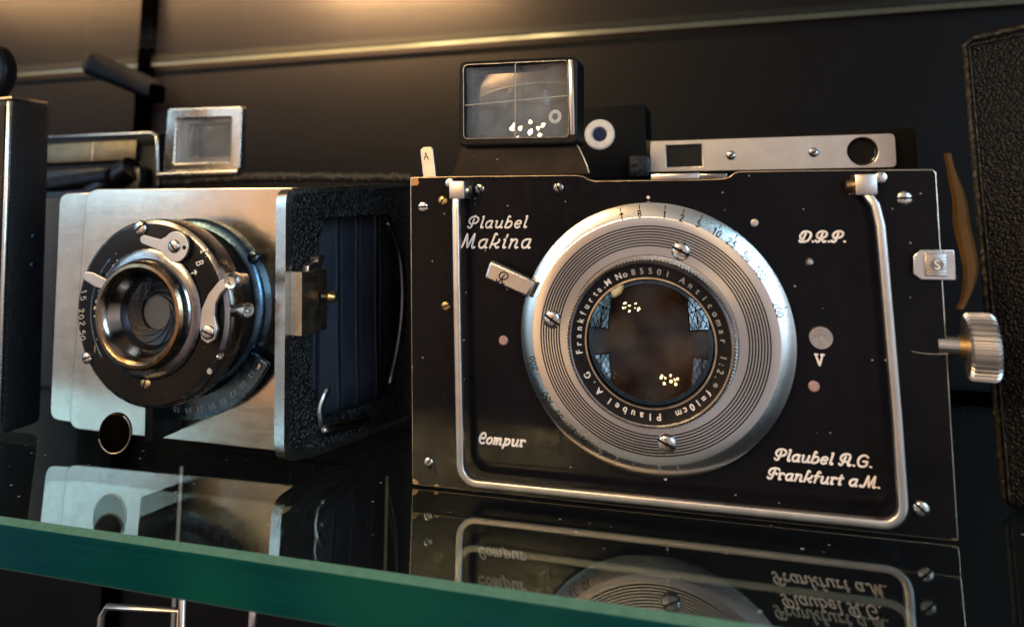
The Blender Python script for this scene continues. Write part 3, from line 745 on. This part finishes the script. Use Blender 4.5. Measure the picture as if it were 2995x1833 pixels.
# folding finder standing over the panel on its worn bracket
fin = put('viewfinder', plate([roundpoly([(14.4, 89.9), (47.0, 89.2), (47.6, 112.0), (15.0, 113.0)], 1.8), roundpoly([(16.2, 92.1), (44.6, 91.3), (44.6, 110.9), (16.4, 111.8)], 1.2)], -9.5, 0.4, 0.6), 'black', big, (30, 101, 0))
put('frame_rim', tube([[(x, y, 0.35) for x, y in roundpoly([(16.0, 91.9), (44.8, 91.1), (45.0, 111.1), (16.2, 112.0)], 1.4)]], 0.2, 0.2, 6, True), 'steel', fin, (30, 101, 0))
put('side_cheek', box(45.1, 46.4, 91.5, 111.2, -0.6, 0.62, 0.3), 'chrome', fin, (46, 101, 0))
def biconcave(w_, h_, r1, r2, t0, nx=24, ny=18):
    bm = bmesh.new(); grids = []
    for sgn, R_ in ((1, r1), (-1, r2)):
        gr = []
        for j in range(ny+1):
            row = []
            for i in range(nx+1):
                x = (i/nx-0.5)*w_; y = (j/ny-0.5)*h_; z = t0/2+R_-sqrt(R_*R_-x*x-y*y); row.append(bm.verts.new((x, y, sgn*z)))
            gr.append(row)
        grids.append(gr)
    for gi, gr in enumerate(grids):
        for j in range(ny):
            for i in range(nx): bm.faces.new((gr[j][i], gr[j][i+1], gr[j+1][i+1], gr[j+1][i]))
    A, B = grids
    rim = lambda gr: [gr[0][i] for i in range(nx)]+[gr[j][nx] for j in range(ny)]+[gr[ny][nx-i] for i in range(nx)]+[gr[ny-j][0] for j in range(ny)]
    a, b = rim(A), rim(B)
    for i in range(len(a)): j = (i+1) % len(a); bm.faces.new((a[i], a[j], b[j], b[i]))
    return finish(bm)
put('finder_glass', biconcave(28.6, 19.8, 54, 34, 1.4), 'finder_glass', fin, (30.4, 101.5, -4.4), True)
put('cross_lines', join(tube([[(30.3, 91.9, 0), (30.7, 111.6, 0)]], 0.17, 0.1, 6), tube([[(16.4, 101.0, 0), (44.6, 101.9, 0)]], 0.17, 0.1, 6)), 'dimwhite', fin, (30, 101, 0))
bw = [(11.5, 82.0), (49.5, 81.4), (48.7, 84.0), (47.6, 86.6), (46.8, 88.4), (46.4, 89.2), (14.6, 89.9), (13.6, 88), (12.6, 85)]
put('finder_bracket', plate([roundpoly(bw, 0.6, 3)], -3.0, -2.0, 0.3), 'brownblack', fin, (30, 86, -2))
put('bracket_edge', tube([[(46.4, 89.2, -1.9), (46.9, 88.4, -1.9), (47.7, 86.6, -1.9), (48.8, 84.0, -1.9), (49.3, 81.9, -1.9)]], 0.28), 'edge', fin, (47, 86, -2))

# release lever, slide and focusing knob
al = roundpoly([(0.6, 81), (4.2, 81), (3.9, 90.6), (0.1, 90.8)], [0, 0, 1.2, 1.2])
m1 = plate([al], -9.2, -7.6, 0.2); m1.transform(Matrix.Shear('XY', 4, (0, 0)))
rel = put('release_lever', join(plate([roundpoly([(0.4, 82), (4.4, 82), (3.5, 90.4), (2.9, 91.0), (0.6, 91.0), (-0.5, 90.2)], 0.5)], -9.6, -8, 0.25)), 'satin_nickel', big, (2, 86, -8))
put('lever_letter', letter_at('a_', 1.4, 88.3, 2.1, 0.13, 0.08, -7.98), 'ink', rel, (1.4, 88.3, -8))
sl = put('slide_catch', plate([[(123.2, 55.9), (129.8, 55.9), (130.0, 56.2), (130.0, 62.3), (129.8, 62.5), (123.4, 62.5), (122.0, 61.2), (121.7, 57.2)]], 0.6, 1.9, 0.2), 'nickel', big, (126, 59, 1))
grip = [box(124.0, 128.2, 56.7, 61.8, 1.9, 2.5, 0.15)]
for i in range(8):
    y = 57.15+i*0.62
    grip.append(tube([[(124.3, y, 2.55), (128.1, y, 2.55)]], 0.17, 0.35, 6))
gp = put('grip_pad', join(*grip), 'satin_nickel', sl, (126, 59, 2))
put('grip_disc', lathe([(1.3, 2.5), (1.3, 2.92), (0, 2.98)], 24), 'steel', sl, (126.2, 59.3, 0), True)
put('slide_letter', letter_at('S', 126.2, 59.3, 1.9, 0.16, 0, 3.0), 'white', sl, (126.2, 59.3, 3))
put('catch_return', box(129.4, 130.1, 56.1, 62.3, -3.0, 0.8, 0.2), 'nickel', sl, (129.7, 59, -1))
KX, KY, KZ = 131.9, 41.3, -1.0
nk = 38; bm = bmesh.new(); rows = []
for x, sc in ((0, 0.92), (0.5, 0.99), (4.7, 1.0), (5.5, 0.93)):
    rows.append([bm.verts.new((x, (7.35 if i % 4 in (0, 1) else 6.75)*sc*cos(2*pi*i/(4*nk)), (7.35 if i % 4 in (0, 1) else 6.75)*sc*sin(2*pi*i/(4*nk)))) for i in range(4*nk)])
for k in range(3):
    for i in range(4*nk): j = (i+1) % (4*nk); bm.faces.new((rows[k][i], rows[k][j], rows[k+1][j], rows[k+1][i]))
bm.faces.new(rows[0]); bm.faces.new(rows[-1][::-1])
knob = put('focusing_knob', finish(bm, 0, smooth=False), 'satin_nickel', big, (KX, KY, KZ), True)
knob.rotation_euler = (0, -radians(8), 0)
put('knob_collar', rod((130.4, KY, KZ), (132.5, KY, KZ), 2.5), 'brass', knob, (130, KY, KZ))
put('knob_shaft', rod((126.5, KY, KZ), (130.5, KY, KZ), 2.35), 'chrome', knob, (128, KY, KZ))

# camera body behind the panel: bellows, back, rangefinder plate and eyepiece block
body = put('camera_body', box(26, 139, -1.5, 83, -92, -62, 2), 'deadblack', big, (80, 40, -75))
bel = []
for k in range(9):
    z = -4-k*6.2; s = 3 if k % 2 else 0; bel.append([(8+s+k*2.2, 4+s), (118-s+k*1.0, 4+s), (118-s+k*1.0, 75-s), (8+s+k*2.2, 75-s), z])
bm = bmesh.new(); rings = [[bm.verts.new((p[0], p[1], q[4])) for p in q[:4]] for q in bel]
for k in range(8):
    for i in range(4): j = (i+1) % 4; bm.faces.new((rings[k][i], rings[k][j], rings[k+1][j], rings[k+1][i]))
put('bellows', finish(bm, smooth=False), 'cloth', big, (64, 40, -30))
rp = put('rangefinder_plate', plate([roundpoly([(59.9, 84.0), (134.2, 83.2), (134.2, 93.9), (60.4, 94.5)], [0.3, 1.8, 1.8, 0.3]), rect(65.4, 76.9, 85.6, 92.8), circ(124.8, 88.6, 4.25)], -62, -60, 0.3), 'satin_nickel', big, (97, 89, -60))
put('window_pane', box(64.8, 77.4, 85, 93.4, -62.6, -61.8), 'window_dark', rp, (71, 89, -62))
put('eye_lens', lathe([(4.7, 0), (4.2, 0.6), (3.6, 0.2), (0, -0.4)], 32), 'window_dark', rp, (124.8, 88.6, -62.6), True)
for x in (86.0, 110.8): screw(rp, x, 88.8, -59.95, 1.5, 0.5, 'chrome')
put('housing', box(56.0, 140.5, 82.5, 95.4, -80, -62.3, 1), 'black', big, (97, 89, -70))
eb = put('eyepiece_block', box(35.6, 58.9, 82.4, 107.3, -84, -62, 0.6), 'deadblack', big, (47, 95, -62))
put('eyepiece_ring', lathe([(5.25, 0), (5.15, 0.5), (4.6, 0.8), (2.9, 0.8), (2.5, 0.3), (2.45, 0)], 48), 'white', eb, (43.1, 97.7, -62), True)
put('eyepiece_pane', lathe([(2.5, 0.1), (0, 0.12)], 32), 'blueglass', eb, (43.1, 97.7, -62), True)
put('leather_wedge', box(53, 60, 82.4, 90, -62, -58, 1.5), 'leather_trim', eb, (56, 86, -60))
put('top_shoe', box(65.2, 76.9, 79.45, 80.95, -5, 0.1, 0.15), 'nickel', big, (71, 80, -2))
put('top_shoe', box(77.0, 83.3, 79.5, 80.7, -5, -0.4, 0.15), 'steel', big, (80, 80, -2))
put('foot', box(76.5, 87.5, -0.35, 1.6, -6, -0.9, 0.1), 'brownblack', big, (82, 0, -3))

# ================================================================== the silver plate folding camera
O = (-80, 4, -4)
fc = thing('folding_camera', 'silver plate folding camera with a round black shutter and leather side door', 'camera', frame_to_world(-80, 0, -4), (-80, 0, -4), ROT)
lip = put('front_plate', plate([roundpoly([(-132.3, 6.2), (-100, 5.0), (-100, 80.5), (-130.9, 80.6)], [4, 0, 0, 4])], -7.2, -5.9, 0.5), 'brushed', fc, (-80, 40, -6), label='narrow rear lip of the silver plate')
fp = put('front_plate', plate([roundpoly([(-122.2, 4.6), (-35.9, 3.6), (-36.2, 80.3), (-117.4, 81.7)], [4.5, 4, 4, 5])], -5.8, -4.0, 0.5), 'brushed', fc, (-80, 42, -4))
SX, SY = -74.0, 45.2
def S(th, rad): return SX+rad*sin(radians(th)), SY+rad*cos(radians(th))
sh = put('shutter', lathe([(24, -1), (24, 6), (25.6, 6.2), (26.6, 7.4), (26.7, 11.6), (26.3, 13.0), (25.2, 13.7), (24.2, 13.9), (18.3, 14.0)], 120, [0, 1, 1, 1, 1, 1, 0, 0]), ['shutterblack', 'steel'], fc, (SX, SY, 0), True)
put('reflection_flange', lathe([(26.4, -4.2), (26.4, -2.6), (26.0, -2.0), (25.4, -1.4), (23.9, -0.9)], 96), 'blued', sh, (SX, SY, 0), True)  # blue reflection on the plate, put in as a coloured flange
# diaphragm scale plate below the drum
arc = [S(a, 33.3) for a in range(118, 206, 4)]+[S(a, 26.5) for a in range(206, 117, -4)]
sp_ = put('diaphragm_scale', plate([roundpoly(arc, 1.2, 3)], -1.4, 0.4, 0.3), 'blued', sh, (SX, SY, 0))
ms = []
for i, a in enumerate(range(128, 186, 8)):
    for d in (-1.2, 1.2):
        x, y = S(a+d, 30.4); ms.append(letter_at('5' if (i+d) % 3 > 1 else '2', x, y, 1.4, 0.10, -radians(a), 0.42))
put('scale_numerals', join(*ms), 'dimwhite', sp_, (SX, SY, 0))
x, y = S(121.5, 31); put('rivet', lathe([(1.1, 0), (0.9, 0.4), (0, 0.7)], 20), 'chrome', sp_, (x, y, 0.4), True)
# lens barrel and iris
lb = put('lens_barrel', lathe([(18.2, 13.9), (18.2, 14.6), (17.2, 15.2), (15.6, 15.4), (15.2, 15.8), (15.0, 17.6), (14.3, 18.3), (13.4, 18.4), (12.4, 17.9), (11.3, 16.5), (10.2, 13.8), (9.0, 12.3)], 96, [1, 1, 1, 1, 1, 0, 0, 0, 3, 3, 2]), ['bronze', 'steel', 'gunmetal', 'bowl'], fc, (SX, SY, 0), True)
put('iris_floor', lathe([(9.3, 12.3), (5.0, 11.4), (4.9, 10.6), (0, 10.6)], 64, [0, 0, 1]), ['gunmetal', 'greyhole'], lb, (SX, SY, 0), True)
bl = []
for k in range(10):
    a0 = 2*pi*k/10
    bl.append(smooth_path([(SX+rr*cos(a0+tw), SY+rr*sin(a0+tw), zz) for rr, tw, zz in ((9.0, 0, 12.35), (7.6, 0.35, 12.05), (6.2, 0.85, 11.75), (5.1, 1.5, 11.5))], 4))
put('iris_blades', tube(bl, 0.22, 0.12, 6), 'gunmetal', lb, (SX, SY, 12))
put('lens_glass', lathe(cap(10.3, 1.4, 13.7, 14), 64), 'coated_glass', lb, (SX, SY, 0), True)
# levers on the shutter face
def lev(pts, r0, z0, z1, mat='satin_nickel', name='shutter_lever'):
    return put(name, plate([roundpoly(pts, r0, 4)], z0, z1, 0.25), mat, sh, (SX, SY, 14))
cx, cyy = -63.8, 64.0
disc = [(cx+4.3*cos(a), cyy+4.3*sin(a)) for a in [radians(t) for t in range(-150, 150, 12)]]
l1 = put('shutter_lever', plate([disc+[(cx-5.0, cyy+2.1), (cx-10.8, cyy+3.3), (cx-11.9, cyy+2.9), (cx-12.2, cyy+1.9), (cx-11.6, cyy+1.0), (cx-6, cyy-0.9)]], 14.6, 15.6, 0.2), 'satin_nickel', sh, (cx, cyy, 15))
screw(l1, cx-0.3, cyy+0.2, 15.6, 1.9, -0.9, 'nickel')
put('lever_hole', lathe([(0.6, 0), (0.5, 0.15), (0, 0.1)], 16), 'ink', l1, (cx+3.0, cyy-0.2, 15.6), True)
p2 = [(-52.4, 38.0), (-50.2, 39.2), (-49.4, 41.8), (-50.4, 45.4), (-50.2, 48.4), (-48.6, 51.4), (-45.8, 53.8), (-46.2, 56.0), (-49.2, 54.8), (-52.4, 51.4), (-54.6, 47.2), (-55.2, 42.2), (-54.6, 39.2)]
l2 = put('shutter_lever', plate([roundpoly(p2, 0.6, 3)], 14.8, 15.9, 0.25), 'satin_nickel', sh, (-52, 46, 15))
screw(l2, -52.3, 41.2, 15.9, 2.1, -0.35, 'satin_nickel')
put('pin_head', lathe([(1.5, 11.0), (1.9, 14), (2.35, 15.2), (2.4, 16.4), (2.0, 16.9), (1.3, 16.7), (1.0, 16.1), (0, 16.0)], 28), 'nickel', l2, (-44.6, 55.0, 0), True)
put('cable_socket', lathe([(1.7, 0), (1.5, 2.6), (1.6, 3.4), (2.1, 3.7), (2.15, 4.8), (1.7, 5.2), (1.1, 5.1), (0.9, 4.0), (0, 4.0)], 28), 'nickel', sh, (-48.6, 46.3, 9), True).rotation_euler = (0, radians(72), 0)
put('aperture_lever', plate([roundpoly([(-84.5, 51.0), (-83.8, 53.2), (-92.4, 56.6), (-95.6, 56.9), (-96.6, 55.8), (-95.6, 54.4), (-92, 52.6)], 0.9, 4)], 14.5, 15.5, 0.25), 'satin_nickel', sh, (-90, 54, 15))
for x, y, r_, a, m in ((-77.3, 69.2, 2.2, 0.6, 'nickel'), (-95.5, 32.0, 1.7, 0.3, 'nickel'), (-74.4, 26.0, 1.7, 1.3, 'brass'), (-51.0, 60.0, 2.0, 0.4, 'blued')):
    screw(sh, x, y, 13.95 if m != 'blued' else -1.3, r_, a, m)
put('face_dot', lathe([(0.85, 0), (0.7, 0.15), (0, 0.2)], 16), 'dimwhite', sh, (-53.3, 30.3, 13.95), True)
put('face_hole', lathe([(1.2, 0), (1.0, 0.25), (0.8, 0.05), (0, -0.05)], 20), 'steel', sh, (-49.9, 34.7, 13.95), True)
# engraved letters of the shutter face
ms = []
for c, th, rad in (('I', 45, 24.0), ('B', 53, 22.2), ('T', 60.5, 19.5)):
    x, y = {'I': (-55.5, 62.7), 'B': (-56.9, 59.4), 'T': (-59.1, 56.7)}[c]; ms.append(letter_at(c, x, y, 2.2, 0.16, radians(-75), 14.02))
put('face_lettering', join(*ms), 'white', sh, (SX, SY, 14)); ms = []
for ch_, (x, y), a in (('T', (-84.8, 59.4), 45), ('P', (-86.5, 57.6), 50), ('e', (-88.3, 55.5), 55), ('r', (-91.1, 49.7), 85), ('S', (-91.8, 48.2), 90), ('e', (-92.3, 46.3), 95), ('T', (-92.3, 44.1), 98)):
    ms.append(letter_at(ch_, x, y, 2.0, 0.15, radians(a+180), 14.02))
put('face_lettering', join(*ms), 'white', sh, (SX, SY, 14))
ms = []
for ch_, (x, y) in (('1', (-97.2, 51)), ('5', (-97.4, 49)), ('2', (-98.0, 45.4)), ('0', (-98, 43.6)), ('2', (-97.6, 41.8)), ('5', (-97.4, 39.2)), ('0', (-97.2, 37.6))):
    ms.append(letter_at(ch_, x, y, 1.9, 0.16, radians(270+10), 14.02))
put('face_numerals', join(*ms), 'dimwhite', sh, (SX, SY, 14))
put('scale_groove', tube([[(*S(a, 20.6), 14.0) for a in range(232, 322, 5)]], 0.3, 0.1, 6), 'blued', sh, (SX, SY, 14))
# polished oval foot
ft = plate([[(4.5*cos(2*pi*i/40), 6.2*sin(2*pi*i/40)) for i in range(40)]], -0.6, 0.6, 0.4)
ft.transform(Matrix.Translation((-84.6, 11.8, 14)) @ Matrix.Rotation(radians(-18), 4, 'Z') @ Matrix.Rotation(radians(18), 4, 'Y') @ Matrix.Rotation(radians(7), 4, 'X'))
foot = put('prop_foot', ft, 'polished_foot' if 'polished_foot' in M else 'steel_dark' if 'steel_dark' in M else 'black', fc, (-84, 12, 14))
fm = Matrix.Translation((-84.6, 11.8, 14)) @ Matrix.Rotation(radians(-18), 4, 'Z') @ Matrix.Rotation(radians(18), 4, 'Y') @ Matrix.Rotation(radians(7), 4, 'X')
put('foot_rim', tube([[tuple(fm @ Vector((4.45*cos(a), 6.15*sin(a), 0.5))) for a in [2*pi*k/36 for k in range(-15, 8)]]], 0.22), 'edge', foot, (-84, 12, 14))
put('foot_hinge', box(-80.6, -77.6, 7.5, 21, -3.8, 8, 0.6), 'deadblack', foot, (-79, 15, 4))

# leather side door with its nickel rim, opening, latch, bellows
TH = radians(81.05)
SM = Matrix.Translation((-36.5, 0, 6.3)) @ Matrix.Rotation(TH, 4, 'Y')
def sideplate(outl, z0, z1, bevel=0.3):
    me = plate(outl, z0, z1, bevel); me.transform(SM); return me
def sp3(s, h, d=0.0): return SM @ Vector((s, h, d))
outer = roundpoly([(0.2, 5.2), (12, 2.6), (66, -1.0), (66, 82.6), (0.4, 79.6)], [5, 3, 1, 1, 4], 5)
inner = roundpoly([(2.4, 7.6), (13, 4.6), (64.5, 1.0), (64.5, 81.4), (2.8, 78.0)], [4, 2, 1, 1, 3], 5)
opening = roundpoly([(12.0, 24), (15.5, 12), (52.4, 10), (57.2, 23), (60.5, 33), (61.4, 44), (59.9, 54), (55.3, 65), (50.3, 71.6), (17.9, 71.2), (12.8, 61), (10.2, 40)], 2.5, 4)
def ring_plate(outl, hole, z0, z1, c, n=160):
    def hit(poly, a):
        d = Vector((cos(a), sin(a))); best = 0
        for i in range(len(poly)):
            p, q = Vector(poly[i-1])-c, Vector(poly[i])-c; e = q-p; den = d.x*e.y-d.y*e.x
            if abs(den) < 1e-9: continue
            t = (p.x*e.y-p.y*e.x)/den; u = (p.x*d.y-p.y*d.x)/den
            if -1e-6 <= u <= 1+1e-6 and t > best: best = t
        return c+d*best
    bm = bmesh.new(); rows = []
    for i in range(n):
        a = 2*pi*i/n; o_, h_ = hit(outl, a), hit(hole, a); m1, m2 = o_.lerp(h_, 0.33), o_.lerp(h_, 0.67)
        rows.append([bm.verts.new((o_.x, o_.y, z0)), bm.verts.new((o_.x, o_.y, z1)), bm.verts.new((m1.x, m1.y, z1)), bm.verts.new((m2.x, m2.y, z1)), bm.verts.new((h_.x, h_.y, z1)), bm.verts.new((h_.x, h_.y, z0))])
    for i in range(n):
        A, B = rows[i], rows[(i+1) % n]
        for k in range(6): bm.faces.new((A[k], B[k], B[(k+1) % 6], A[(k+1) % 6]))
    me = finish(bm); me.transform(SM); return me
door = put('side_door', ring_plate(inner, opening, -1.4, 1.0, Vector((35, 42))), 'leather', fc, tuple(sp3(30, 40)))
put('door_rim', ring_plate(outer, inner, -2.2, 1.4, Vector((35, 42)), 220), 'nickel', door, tuple(sp3(30, 40)))
put('opening_lip', tube([[tuple(sp3(x, y, 0.2)) for x, y in opening]], 0.5, 0.5, 6, True), 'black', door, tuple(sp3(30, 40)))
put('door_strut', tube([smooth_path([tuple(sp3(x, y, -0.8)) for x, y in ((52, 68), (57.6, 60), (60.0, 48), (59.6, 36), (56.6, 24), (52.2, 14))], 5)], 0.55, 0.9, 8, up=(1, 0, 0.2)), 'steel', door, tuple(sp3(57, 40)))
la = plate([rect(2.6, 13.4, 38.8, 56.3)], 0.6, 5.2, 0.25); la.transform(SM)
latch = put('latch_box', la, 'old_nickel', door, tuple(sp3(8, 47, 3)))
bt_ = plate([roundpoly([(6.0, 55.8), (12.2, 55.8), (11.8, 58.2), (8.6, 59.0), (6.2, 57.8)], 0.6)], 2.0, 4.4, 0.3); bt_.transform(SM)
put('latch_tab', join(bt_, rod(tuple(sp3(10.6, 59.2, 2.2)), tuple(sp3(10.6, 59.2, 5.4)), 1.35)), 'nickel', latch, tuple(sp3(10, 58, 3)))
bk = lathe([(0.8, 0), (0.75, 1.6), (1.5, 2.0), (1.75, 2.9), (1.5, 3.9), (0.8, 4.5), (0, 4.6)], 24); bk.transform(SM @ Matrix.Translation((12.2, 48.4, 5.0)))
put('latch_button', bk, 'brass', latch, tuple(sp3(12.2, 48.4, 6)))
sl2 = plate([rect(9.6, 10.6, 45.8, 49.8)], 5.18, 5.26, 0.01); sl2.transform(SM); put('latch_slot', sl2, 'ink', latch, tuple(sp3(10, 48, 5)))
c1 = smooth_path([tuple(sp3(x, y, d)) for x, y, d in ((16.8, 20.6, 2.6), (15.2, 18.6, 2.4), (14.4, 15.4, 1.8), (15.0, 11.6, 1.6), (16.2, 9.4, 1.4))], 5)
put('door_catch', tube([c1], 1.1, 0.7, 10, up=(1, 0, 0.2)), 'nickel', door, tuple(sp3(15, 15, 2)))
put('door_hinge', tube([[tuple(sp3(16.5, 9.0, 1.8)), tuple(sp3(27, 7.6, 1.8)), tuple(sp3(36, 6.6, 1.8))]], 2.0, 1.6, 12, up=(1, 0, 0.2)), 'steel', door, tuple(sp3(26, 8, 2)))
# pleated bellows behind the opening
bm = bmesh.new(); rows = []
for i in range(11):
    s = 13+i*5.2; d = -8.0-(1.5 if i % 2 else 0)-(0, .5, .2, 1.1, 0, .9, .3, 1.2, .1, .6, .4)[i]; rows.append([bm.verts.new(sp3(s, h, d)) for h in (2+i*0.1, 12, 30, 50, 66, 77+i*0.25)])
for r_ in rows:
    for v in r_: v.co += Vector((random.uniform(-.25, .25), 0, random.uniform(-.45, .45)))
RID = [[v.co.copy() for v in r_] for r_ in rows]
for i in range(10):
    for k in range(5): bm.faces.new((rows[i][k], rows[i+1][k], rows[i+1][k+1], rows[i][k+1]))
fb = put('bellows', finish(bm, smooth=False), 'cloth', fc, tuple(sp3(30, 40, -8)))
rid = [[tuple(v) for v in r_] for r_ in RID]
put('fold_ridges', tube(rid, 0.35, 0.35, 6, up=(1, 0, 0.2)), 'ridge', fb, tuple(sp3(30, 40, -8)))  # paler tubes along the bellows folds
# body of the folding camera behind the plate, its leather top edge and the small finder
put('camera_body', box(-137, -27, -1.0, 85.4, -84, -58.5, 1.2), 'deadblack', fc, (-80, 40, -70))
bbm = tube([[(-136.5, 86.0, -58.6), (-90, 86.9, -58.6), (-27, 84.7, -58.6)]], 1.9, 1.2, 10)
put('top_trim', bbm, 'leather_trim', fc, (-80, 86, -59))
put('bellows_front', box(-112, -44, 10, 76, -58, -7.3, 1), 'cloth', fc, (-80, 40, -30))
fo = roundpoly([(-136.6, 90.2), (-99.6, 90.2), (-98.8, 115.2), (-135.2, 116.2)], [0.8, 0.8, 1.2, 1.8])
fi = roundpoly([(-131.2, 93.4), (-104.2, 93.4), (-103.8, 110.9), (-130.4, 111.6)], 0.8)
ff = put('frame_finder', plate([fo, fi], -60.6, -57.4, 0.6), 'nickel', fc, (-118, 103, -58))
put('inner_frame', plate([roundpoly(rect(-131.4, -103.8, 93.0, 111.6), 0.8), roundpoly(rect(-127.6, -106.0, 95.0, 109.6), 0.8)], -66, -62, 0.4), 'satin_nickel', ff, (-118, 103, -62))
put('finder_glass', biconcave(27.4, 18.4, 60, 40, 1.2), 'finder_glass', ff, (-117.6, 102.4, -60.4), True)
put('finder_hinge', join(rod((-138.6, 88.6, -57.6), (-99.8, 88.9, -57.6), 1.6), rod((-131, 88.65, -57.6), (-122, 88.7, -57.6), 1.85)), 'nickel', ff, (-118, 89, -58))

# ================================================================== the other cameras round about
bx = thing('box_camera', 'black leather box camera at the left edge, its front edge silver', 'camera', frame_to_world(-190, 0, -10), (-190, 0, -10), ROT)
put('case', box(-230, -150.0, 0.2, 113.6, -18.5, -3.5, 2.5), 'fine_leather', bx, (-190, 50, -10))
put('corner_strip', tube([[(-151.0, 5, -3.4), (-151.0, 112, -3.4)]], 0.9, 0.9, 10, up=(0, 0, 1)), 'nickel', bx, (-160, 60, -4))
put('front_face', box(-230, -152.2, 6, 111, -3.6, -2.5, 0.4), 'brownblack', bx, (-190, 60, -3))
put('top_knob', lathe([(0, 0), (9.5, 0), (10.5, 1), (10.5, 4.5), (9.5, 5.5), (0, 5.5)], 40), 'black', bx, (-168.5, 124.5, -12), True)
put('knob_stalk', box(-171, -166, 113, 117, -13, -7), 'black', bx, (-175, 115, -10))
put('top_cap', box(-229, -151, 113.2, 114.4, -18, -4.0, 0.5), 'edge', bx, (-190, 114, -10))
for y in (66, 56):
    b = lathe([(1.1, 0), (0.8, 0.5), (0, 0.7)], 16); b.transform(Matrix.Translation((-150.0, y, -13)) @ Matrix.Rotation(pi/2, 4, 'Y')); put('stud', b, 'blued', bx, (-150, y, -13))

bk_ = thing('bellows_camera', 'dim folding camera behind the silver one, a nickel strip across its top', 'camera', Vector((-230, 100, 0))*MM, (-230, 100, 0))
put('case', box(-300, -178, 92, 118, 0, 113.5, 2), 'black', bk_, (-230, 100, 60))
put('case_rim', tube([[(-300, 90.5, 119.2), (-181, 90.5, 117.8), (-178, 90.5, 116.4), (-177, 90.5, 113.0), (-175, 90.5, 92)]], 0.8, 0.8, 8, up=(0, 1, 0)), 'chrome', bk_, (-230, 90, 115))
put('top_panel', box(-300, -177.4, 91, 112, 112, 118.2, 0.8), 'black', bk_, (-230, 100, 115))
put('nickel_strip', box(-300, -188.2, 88.8, 91.2, 104.8, 114.4, 0.4), 'tarnish', bk_, (-230, 90, 110), label='tarnished nickel strip')
put('strip_joint', box(-214.5, -213.5, 88.4, 90, 104.9, 114.3, 0.1), 'edge', bk_, (-214, 89, 110))
put('struts', join(rod((-250, 88, 92), (-192, 80, 96), 4), rod((-206, 84, 88), (-184, 84, 100), 6), box(-300, -180, 84, 92, 78, 101, 2)), 'gunmetal', bk_, (-230, 88, 92))
put('front_board', box(-300, -190, 70, 84, 0, 86, 2), 'cloth', bk_, (-230, 80, 40))

# leather cased camera at the right, turned towards the viewer
lc = thing('leather_case', 'black grained leather camera case standing on end at the right edge', 'camera case', Vector((143.6, 24, 0))*MM, (0, 0, 0), (0, 0, 0))
lc.rotation_euler = (0, 0, radians(-40))
put('case', box(0, 66, 0, 58, 0.2, 117.4, 3.2, 4), 'leather_case', lc)
put('seam', tube([[(2.6, -0.1, 3), (2.4, -0.1, 114.8), (64, -0.1, 115.4)]], 0.28, 0.35, 6, up=(0, 1, 0)), 'leather_trim', lc, (0, 0, 50))
put('edge_piping', tube([[(0.9, 0.9, 3), (0.9, 0.9, 115.4), (3.2, 0.7, 116.8), (64, 0.7, 116.8)]], 0.9, 0.9, 8, up=(0, 1, 0)), 'leather_trim', lc, (0, 0, 50))
sk = thing('carrying_strap', 'tan leather strap looped behind the black camera, beside the leather case', 'strap', Vector((135, 4, 0))*MM, (135, 4, 0))
def strap(pts, w0):
    bm = bmesh.new(); rows = []
    P = smooth_path(pts, 6); n = len(P)
    for i, p in enumerate(P):
        t = i/(n-1); hw = w0*max(0.3, sin(pi*min(max(t, 0.03), 0.97)))**0.6
        row = [bm.verts.new((p.x+dx, p.y+dy, p.z)) for dx, dy in ((-hw, 0), (-hw*0.5, -0.8), (hw*0.5, -0.8), (hw, 0), (hw*0.5, 0.8), (-hw*0.5, 0.8))]; rows.append(row)
    for i in range(n-1):
        for k in range(6): bm.faces.new((rows[i][k], rows[i][(k+1) % 6], rows[i+1][(k+1) % 6], rows[i+1][k]))
    bm.faces.new(rows[0]); bm.faces.new(rows[-1][::-1]); return finish(bm)
put('strap_loop', strap([(133.2, 5, 85.0), (133.9, 5, 80), (134.7, 4.4, 74), (134.3, 3, 68.5), (134.6, 1.6, 63), (134.6, 0.6, 58), (133.3, 0, 53), (131.8, 0, 49.6)], 1.75), 'tan', sk, (134, 3, 66))

# wire frame finder of a camera on the shelf below
wf = thing('wire_finder', 'tan wire frame finder seen below the green glass edge', 'frame finder', Vector((-75, -10, -258))*MM, (-75, -10, -258))
put('outer_frame', tube([[(-100, 0, -80), (-100, 0, -46), (-98, 0, -43), (-72, 0, -40.5), (-71.5, 0, -80)]], 1.0, 1.0, 8, up=(0, 1, 0)), 'satin_nickel', wf, (-85, 0, -60))
put('inner_frame', tube([[(-69.6, -2, -34), (-69.2, -2, -46), (-67.5, -2, -47.6), (-48, -2, -46.6), (-46.4, -2, -45), (-46, -2, -34)]], 1.2, 1.0, 8, up=(0, 1, 0)), 'satin_nickel', wf, (-58, -2, -42))
put('finder_tab', box(-95, -80, 2, 5, -70, -50.5, 1.5), 'satin_nickel', wf, (-88, 3, -60))
put('post', rod((-85, 2, -257.5), (-85, 2, -60), 3), 'black', wf, (-85, 2, -150))
put('wide_frame_bar', tube([[(-99, 30, -16.5), (-98, 30, -15.5), (-24, 30, -15.5), (-23, 30, -16.5)]], 0.5, 0.5, 8, up=(0, 1, 0)), 'black', wf, (-60, 30, -15))
put('frame_post', rod((-22, 30, -80), (-22, 30, -17), 0.7), 'tarnish', wf, (-22, 30, -40))
put('frame_post', rod((-100, 30, -80), (-100, 30, -21), 0.8), 'satin_nickel', wf, (-60, 30, -40))
